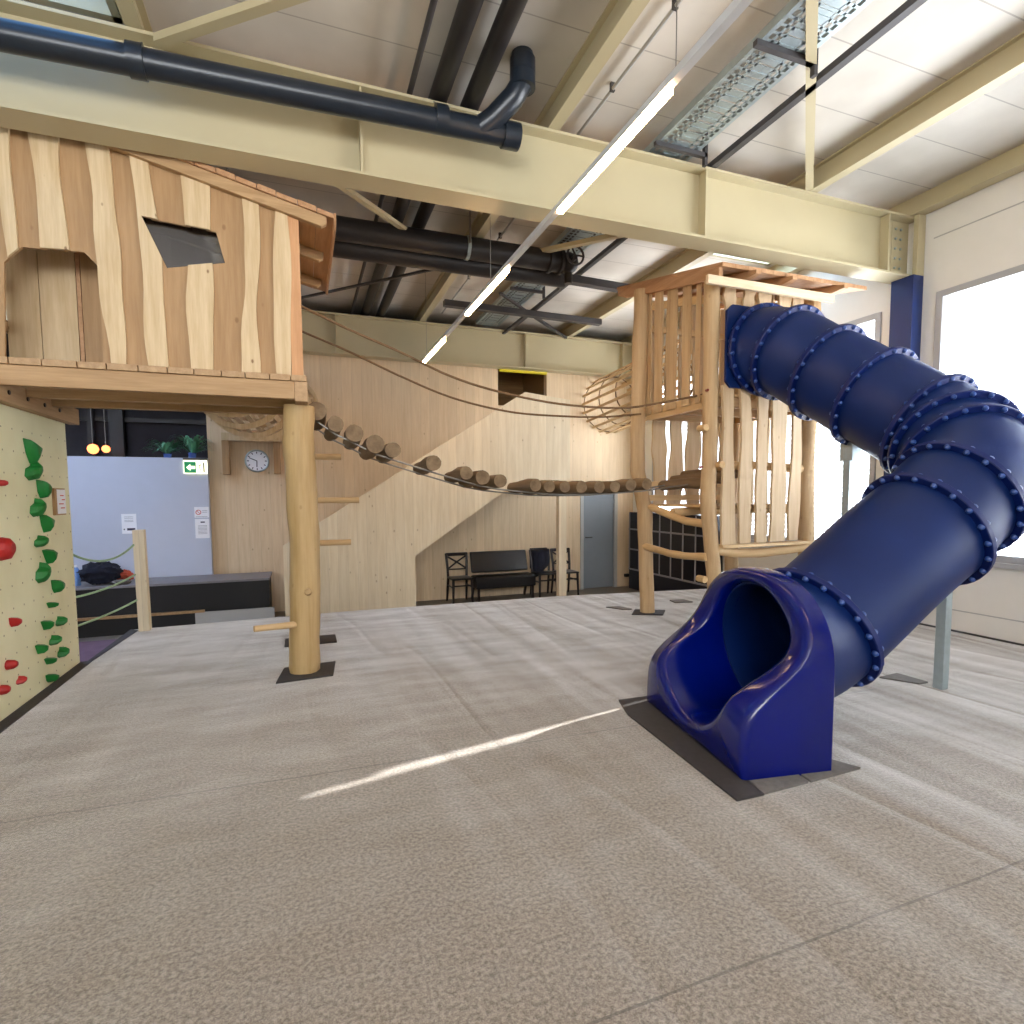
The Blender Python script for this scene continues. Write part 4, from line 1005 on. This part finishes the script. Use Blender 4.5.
for x in (2.94, 4.00):
    MB().bar((x, 9.66, ZF), (x, 9.66, ZF+.28), .04, .04, (0,1,0)).build('leg', M['darkwood'], r)
    MB().bar((x, 10.10, ZF), (x, 9.98, ZF+.28), .04, .04, (0,1,0)).build('leg', M['darkwood'], r)
def cloth(name, c, rr, mat, label, seed, n=3.2):
    f = lambda q: 1+.28*mnoise.noise(V((q.x*n+seed, q.y*n, q.z*n)))+.12*mnoise.noise(q*9)
    return tag(MB().sphere(c, rr, 36, 22, f).build(name, M[mat], smooth=True), label, 'clothing')
m = MB(); vs = []; nx, nz = 12, 14
for j in range(nz+1):
    for i in range(nx+1):
        u_, v_ = i/nx, j/nz; xx = 4.13+.36*u_; yfront = 10.0 - .02*math.sin(u_*12)-.03*v_
        if v_ < .5: p = (xx+.01*math.sin(v_*9), 9.99-.03*abs(math.sin(u_*9)), ZF+.905-.55*(.5-v_)*2*(.75+.25*math.sin(u_*3+1)))
        else: p = (xx, 10.12, ZF+.905-.4*(v_-.5)*2)
        vs.append(p)
fs = [(j*(nx+1)+i, j*(nx+1)+i+1, (j+1)*(nx+1)+i+1, (j+1)*(nx+1)+i) for j in range(nz) for i in range(nx)]
o = m.add(vs, fs).build('jacket', M['navycloth'], smooth=True, fix=False); so = o.modifiers.new('thick', 'SOLIDIFY'); so.thickness = .015
tag(o, 'navy jacket draped over the back of a dark chair', 'jacket')

# ================================================================== LEFT CORNER: partition, counter, clock, signs
struct(box('wall_partition', (-6.0, 10.05, ZF), (-1.40, 10.16, ony(64,456,10.05).z), M['partition']), 'grey-blue partition wall')
r = empty('counter_block', (-1.9, 9.6, ZF)); tag(r, 'long low black counter with a grey top before the partition', 'counter')
zt = .26; xr = ony(270,590,9.25).x
box('top', (-5.9, 9.24, zt-.03), (xr+.0, 10.03, zt), M['countertop'], r)
box('front_panel', (-5.9, 9.27, -.16), (xr-.01, 9.30, zt-.031), M['black'], r)
box('body', (-5.9, 9.301, ZF), (xr-.02, 10.02, zt-.031), M['black'], r)
box('footrest', (-5.9, 9.24, -.20), (xr-.9, 9.299, -.165), M['tan_board'], r)
box('plinth', (ony(195,615,9.25).x, 9.26, ZF), (xr+.05, 9.300, -.20), M['greytrim'], r)
q = ony(257, 461, YB-.02)
r = empty('wall_clock', q); tag(r, 'round white clock on the spruce wall below the slatted tunnel', 'clock')
MB().tube([(q.x, YB-.001, q.z), (q.x, YB-.03, q.z)], .172, 32).build('face', M['paper'], r, smooth=True)
ring = [(q.x+.172*math.cos(t*PI/20), YB-.03, q.z+.172*math.sin(t*PI/20)) for t in range(41)]; MB().tube(ring, .014, 8).build('rim', M['galv'], r, smooth=True)
m = MB()
for k in range(12): a = k*PI/6; m.bar((q.x+.12*math.sin(a), YB-.032, q.z+.12*math.cos(a)), (q.x+.15*math.sin(a), YB-.032, q.z+.15*math.cos(a)), .014, .004, (0,1,0))
m.build('hour_marks', M['ink'], r)
MB().bar((q.x, YB-.035, q.z), (q.x-.115, YB-.035, q.z+.05), .012, .003, (0,1,0)).build('minute_hand', M['ink'], r)
MB().bar((q.x, YB-.037, q.z), (q.x-.003, YB-.037, q.z-.10), .014, .003, (0,1,0)).build('hour_hand', M['ink'], r)
# exit sign
a, b = ony(184,462,10.02), ony(206,473,10.02)
r = empty('exit_sign', (a.x, 10.03, b.z)); tag(r, 'lit green and white escape sign with arrow on the partition', 'sign')
MB().box((a.x-.01, 10.0, a.z+.03), (b.x+.02, 10.045, a.z+.06)).build('housing', M['darksteel'], r)
MB().box((a.x-.01, 10.015, b.z-.01), (b.x+.02, 10.04, a.z+.03)).build('panel', M['signlit'], r)
w_ = (b.x-a.x); MB().box((a.x, 10.010, b.z), (a.x+w_*.55, 10.0149, a.z+.005)).build('green_field', M['signgreen'], r)
m = MB(); cz = (a.z+b.z)/2; m.prism([(a.x+.03, 10.005, cz), (a.x+.085, 10.005, cz+.05), (a.x+.085, 10.005, cz+.022), (a.x+.15, 10.005, cz+.022), (a.x+.15, 10.005, cz-.022), (a.x+.085, 10.005, cz-.022), (a.x+.085, 10.005, cz-.05)], (0,.004,0)); m.build('arrow', M['signlit'], r)
m = MB(); xm = a.x+w_*.72
m.sphere((xm+.012, 10.008, cz+.055), .011, 8, 6)
for p, q_ in (((.008,.04),(-.008,-.005)),((-.008,-.005),(.018,-.03)),((.018,-.03),(.01,-.06)),((-.008,-.005),(-.035,-.025)),((.006,.035),(-.03,.03)),((.006,.035),(.032,.015))):
    m.bar((xm+p[0], 10.009, cz+p[1]), (xm+q_[0], 10.009, cz+q_[1]), .011, .004, (0,1,0))
m.build('running_figure', M['signdark'], r)
MB().box((b.x-.035, 10.008, b.z+.005), (b.x-.015, 10.0149, a.z)).build('door_symbol', M['signdark'], r)
# notices
def notice(x0, y0, x1, y1, label, kind):
    a, b = ony(x0, y0, 10.04), ony(x1, y1, 10.04)
    r = empty('paper_notice', (a.x, 10.045, b.z)); tag(r, label, 'notice', 'white paper notices')
    MB().box((a.x, 10.044, b.z), (b.x, 10.0495, a.z)).build('sheet', M['paper'], r)
    w, h = b.x-a.x, a.z-b.z; m = MB()
    def ln(u0, u1, v, t=.012): m.box((a.x+w*u0, 10.041, a.z-h*v-t/2), (a.x+w*u1, 10.0439, a.z-h*v+t/2))
    if kind == 0:
        for v in (.15,.22,.32,.39): ln(.2,.8,v,.004)
        ln(.35,.9,.78,.035); ln(.12,.2,.78,.02)
    elif kind == 1: ln(.55,.9,.35,.004); ln(.55,.9,.5,.004); ln(.1,.9,.9,.004)
    else:
        ln(.4,.7,.17,.02)
        for v in (.35,.42,.49,.56,.63,.7,.77): ln(.2,.85,v,.004)
    m.build('printed_lines', M['ink'], r)
    if kind == 1:
        cx, cz = a.x+w*.28, a.z-h*.5; MB().tube([(cx+.035*math.cos(t*PI/10), 10.042, cz+.035*math.sin(t*PI/10)) for t in range(21)], .005, 6).build('red_ring', M['redink'], r)
        MB().bar((cx-.025, 10.042, cz+.025), (cx+.025, 10.042, cz-.025), .007, .003, (0,1,0)).build('red_bar', M['redink'], r)
notice(121, 514, 137, 533.5, 'white paper notice left on the partition, behind the wooden post', 0)
notice(194, 507, 209, 517.5, 'small notice with a red prohibition ring on the partition', 1)
notice(194.7, 519, 209.7, 538, 'white text notice below the one with the red ring', 2)
# plant on the partition
q = ony(180, 457, 10.1); r = empty('potted_plant', (q.x, 10.1, q.z)); tag(r, 'leafy green potted plant on top of the partition', 'plant')
pz = box('x', (0,0,0), (1,1,1), M['black']).name; bpy.data.objects.remove(bpy.data.objects[pz])
ptop = ony(64,456,10.05).z
MB().tube([(q.x+.17, 10.1, ptop), (q.x+.17, 10.1, ptop+.08)], [.05,.06], 16).build('pot', M['pot'], r, smooth=True)
MB().tube([(q.x-.17, 10.1, ptop), (q.x-.17, 10.1, ptop+.06)], [.05,.06], 16).build('pot', M['pot'], r, smooth=True)
m = MB(); rnd = random.Random(8)
for k in range(150):
    cx = q.x+(-.17 if k % 2 else .17); t = rnd.uniform(0, 2*PI); L_ = rnd.uniform(.22,.40); hgt = rnd.uniform(.10,.28 if k % 2 else .36)
    d = V((math.cos(t), math.sin(t)*.35, 0)); s_ = V((-d.y, d.x, 0)).normalized(); pts = []
    for i in range(6):
        f_ = i/5; c = V((cx, 10.1, ptop+.05))+d*L_*f_+V((0,0,hgt*math.sin(f_*2.3)-.06*f_)); w2 = .024*math.sin(PI*min(1, f_+.12)); pts += [c-s_*w2, c+s_*w2]
    m.add(pts, [(2*i, 2*i+1, 2*i+3, 2*i+2) for i in range(5)])
o = m.build('foliage', M['leaf'], r, fix=False); o['kind'] = 'stuff'
# pendant lamps in the dark room
for px, sc_, lb in ((93, 1, 'orange glowing pendant lamp behind the partition, left one'), (106, .75, 'small pale glowing pendant lamp behind the partition, right one')):
    q = ony(px, 449, 11.5); r = empty('pendant_lamp', q); tag(r, lb, 'lamp', 'pendant lamps in the dark room')
    MB().sphere(q, .085*sc_).build('globe', M['lampglow'], r, smooth=True)
    MB().tube([q+V((0,0,.08*sc_)), (q.x, 11.5, ZC)], .006, 6).build('cable', M['wire'], r)
for px, w_, lb in ((90, .09, 'dark upright steel post behind the partition, thin one by the lamp'), (116, .22, 'broad black column behind the partition')):
    q = ony(px, 430, 12.3); tag(box('steel_post', (q.x-w_/2, 12.3, ZF), (q.x+w_/2, 12.4, ZC), M['blackpipe']), lb, 'post')
tag(MB().bar((-5.9, 12.47, 2.95), (-1.5, 12.47, 2.95), .08, .08).build('dark_rail', M['blackpipe']), 'dark horizontal rail high in the room behind the partition', 'rail')
# post with ropes at platform edge
q0, q1 = onz(147, 629), ony(141, 530, 7.33)
r = tag(MB().bar((q0.x, 7.30, 0), (q0.x-.01, 7.30, 1.14), .11, .10, (0,1,0)).build('wooden_post', M['panel'], bevel=.004), 'square pale wooden post at the left platform corner', 'post')
def srope(p, q, sag, label, mat='greenrope', rr=.011):
    p, q = V(p), V(q); pts = [p.lerp(q, t/14)+V((0,0,-sag*4*(t/14)*(1-t/14))) for t in range(15)]
    tag(MB().tube(pts, rr, 8).build('barrier_rope', M[mat], smooth=True), label, 'rope', 'barrier ropes at the platform edge')
px_ = q0.x-.05
srope((px_, 7.29, .99), (XC-.05, 6.05, 1.03), .14, 'topmost sagging green rope between post and climbing wall')
srope((px_, 7.29, .65), (XC-.05, 6.05, .60), .035, 'middle pale green rope between post and climbing wall')
srope((px_, 7.29, .36), (XC-.05, 6.05, .33), .02, 'lower pale green rope between post and climbing wall')
# things on the counter
cloth('dark_jacket', ony(101, 577, 9.5)+V((0,0,.06)), (.24,.15,.16), 'navycloth', 'crumpled dark navy jacket heaped on the counter', 2.0)
cloth('orange_garment', ony(123, 578, 9.72)+V((0,0,.03)), (.13,.10,.09), 'orangecloth', 'orange-red garment beside the dark jacket on the counter', 5.0)
cloth('grey_cloth', ony(121, 582, 9.42)+V((0,0,.0)), (.12,.09,.035), 'rubber2', 'flat grey cloth in front of the orange garment', 9.0)
q = ony(76, 578, 9.55); r = empty('water_bottle', (q.x, 9.55, zt)); tag(r, 'pale blue plastic bottle at the left end of the counter', 'bottle')
MB().tube([(q.x,9.55,zt),(q.x,9.55,zt+.2),(q.x,9.55,zt+.26)], [.055,.055,.022], 16).build('body', M['bottle'], r, smooth=True)
MB().tube([(q.x,9.55,zt+.26),(q.x,9.55,zt+.29)], .024, 12).build('cap', M['paper'], r, smooth=True)
# slatted oval tunnel above the clock with its brackets
r = empty('ribbed_tunnel', (-.7, 9, 2.6)); tag(r, 'plywood ribbed crawl tunnel from the spruce wall to the playhouse', 'tunnel')
CL = [(V((-.10, YB-.04, 3.02)), .40), (V((-.28, 9.6, 2.99)), .46), (V((-.45, 9.05, 2.97)), .51), (V((-.54, 8.5, 2.95)), .54), (V((-.60, 7.95, 2.96)), .56), (V((-.66, 7.4, 2.99)), .54), (V((-.72, 6.9, 3.04)), .52), (V((-.76, 6.42, 3.10)), .50)]
CL = [(c_-V((0,0,.10 if k_ else 0)), r_) for k_, (c_, r_) in enumerate(CL)]
for c, rr_ in CL:
    m = MB(); N_ = 40
    for (ro, dy) in ((rr_, 0), (rr_-.06, 0), (rr_-.06, .022), (rr_, .022)):
        for i in range(N_): m.v.append(c+V((math.cos(2*PI*i/N_)*ro, dy, math.sin(2*PI*i/N_)*ro*1.1)))
    for a_ in range(4):
        b_ = (a_+1) % 4
        for i in range(N_): i2 = (i+1) % N_; m.f.append((a_*N_+i, a_*N_+i2, b_*N_+i2, b_*N_+i))
    m.build('rib', M['light_board'], r, smooth=True)
for i in range(24):
    t = 2*PI*i/24; m = MB()
    for (c0_, r0_), (c1_, r1_) in zip(CL, CL[1:]):
        d0, d1 = V((math.cos(t), 0, math.sin(t)*1.1))*(r0_-.07), V((math.cos(t), 0, math.sin(t)*1.1))*(r1_-.07); m.bar(c0_+d0, c1_+d1, .055, .012, up=V((math.cos(t), 0, math.sin(t))))
    m.build('tunnel_slat', M['robinia_pale'], r)
for px in (226, 277):
    q = ony(px, 457, YB-.1); box('bracket', (q.x-.05, YB-.16, q.z-.28), (q.x+.05, YB-.001, q.z+.28), M['tan_board'], r)
q = ony(250, 440, YB-.1); box('bracket_beam', (ony(222,440,YB-.1).x, YB-.18, q.z-.02), (ony(283,440,YB-.1).x, YB-.001, q.z+.10), M['light_board'], r)
# small dark wall hook box by the door
q = ony(626, 575, YB); tag(box('wall_stop', (q.x-.05, YB-.08, q.z-.03), (q.x+.05, YB-.001, q.z+.03), M['black']), 'small black stop low on the wall right of the grey door', 'door stop')

# ================================================================== LIGHT
w = bpy.data.worlds.new('daylight'); bpy.context.scene.world = w; w.use_nodes = True
bg = w.node_tree.nodes['Background']; bg.inputs[0].default_value = (.94, .965, 1.0, 1); bg.inputs[1].default_value = 13.5
def area(name, loc, sx, sy, rot, portal=True, e=0, col=(1,1,1)):
    l = bpy.data.lights.new(name, 'AREA'); l.shape = 'RECTANGLE'; l.size = sx; l.size_y = sy; l.energy = e; l.color = col
    o = bpy.data.objects.new(name, l); C.objects.link(o); o.location = loc; o.rotation_euler = rot
    if portal: l.cycles.is_portal = True
    return o
for (y0, y1, z0, z1) in (W1, W2):
    area('window_portal', (XW+.12, (y0+y1)/2, (z0+z1)/2), z1-z0-.1, y1-y0-.1, (0, PI/2, 0))
area('window_portal', ((WB[0]+WB[1])/2, -4.12, (WB[2]+WB[3])/2), WB[1]-WB[0]-.1, WB[3]-WB[2]-.1, (PI/2, 0, 0))
su = bpy.data.lights.new('sun', 'SUN'); su.energy = 14; su.angle = math.radians(.5); su.color = (1, .95, .88)
so_ = bpy.data.objects.new('sun', su); C.objects.link(so_)
dirv = V((-6.58, -1.20, -.385*6.69)); so_.rotation_euler = dirv.to_track_quat('-Z', 'Y').to_euler(); so_.location = (9, 5, 5)

# ================================================================== CAMERA
cam = bpy.data.cameras.new('camera'); co = bpy.data.objects.new('camera', cam); C.objects.link(co)
mt = Matrix((RT, UP, -FW)).transposed().to_4x4(); mt.translation = EYE; co.matrix_world = mt
cam.sensor_width = 36; cam.sensor_fit = 'HORIZONTAL'; cam.lens = 36*F/1024; cam.shift_x = 0; cam.shift_y = (PYC-512)/1024
cam.clip_start = .05; cam.clip_end = 200
sc = bpy.context.scene; sc.camera = co
sc.view_settings.view_transform = 'Standard'; sc.view_settings.look = 'None'; sc.view_settings.gamma = 1
sc.view_settings.use_curve_mapping = False; sc.view_settings.exposure = 0.37
sc.cycles.use_denoising = True
sc.cycles.max_bounces = 10; sc.cycles.diffuse_bounces = 6; sc.cycles.sample_clamp_indirect = 8
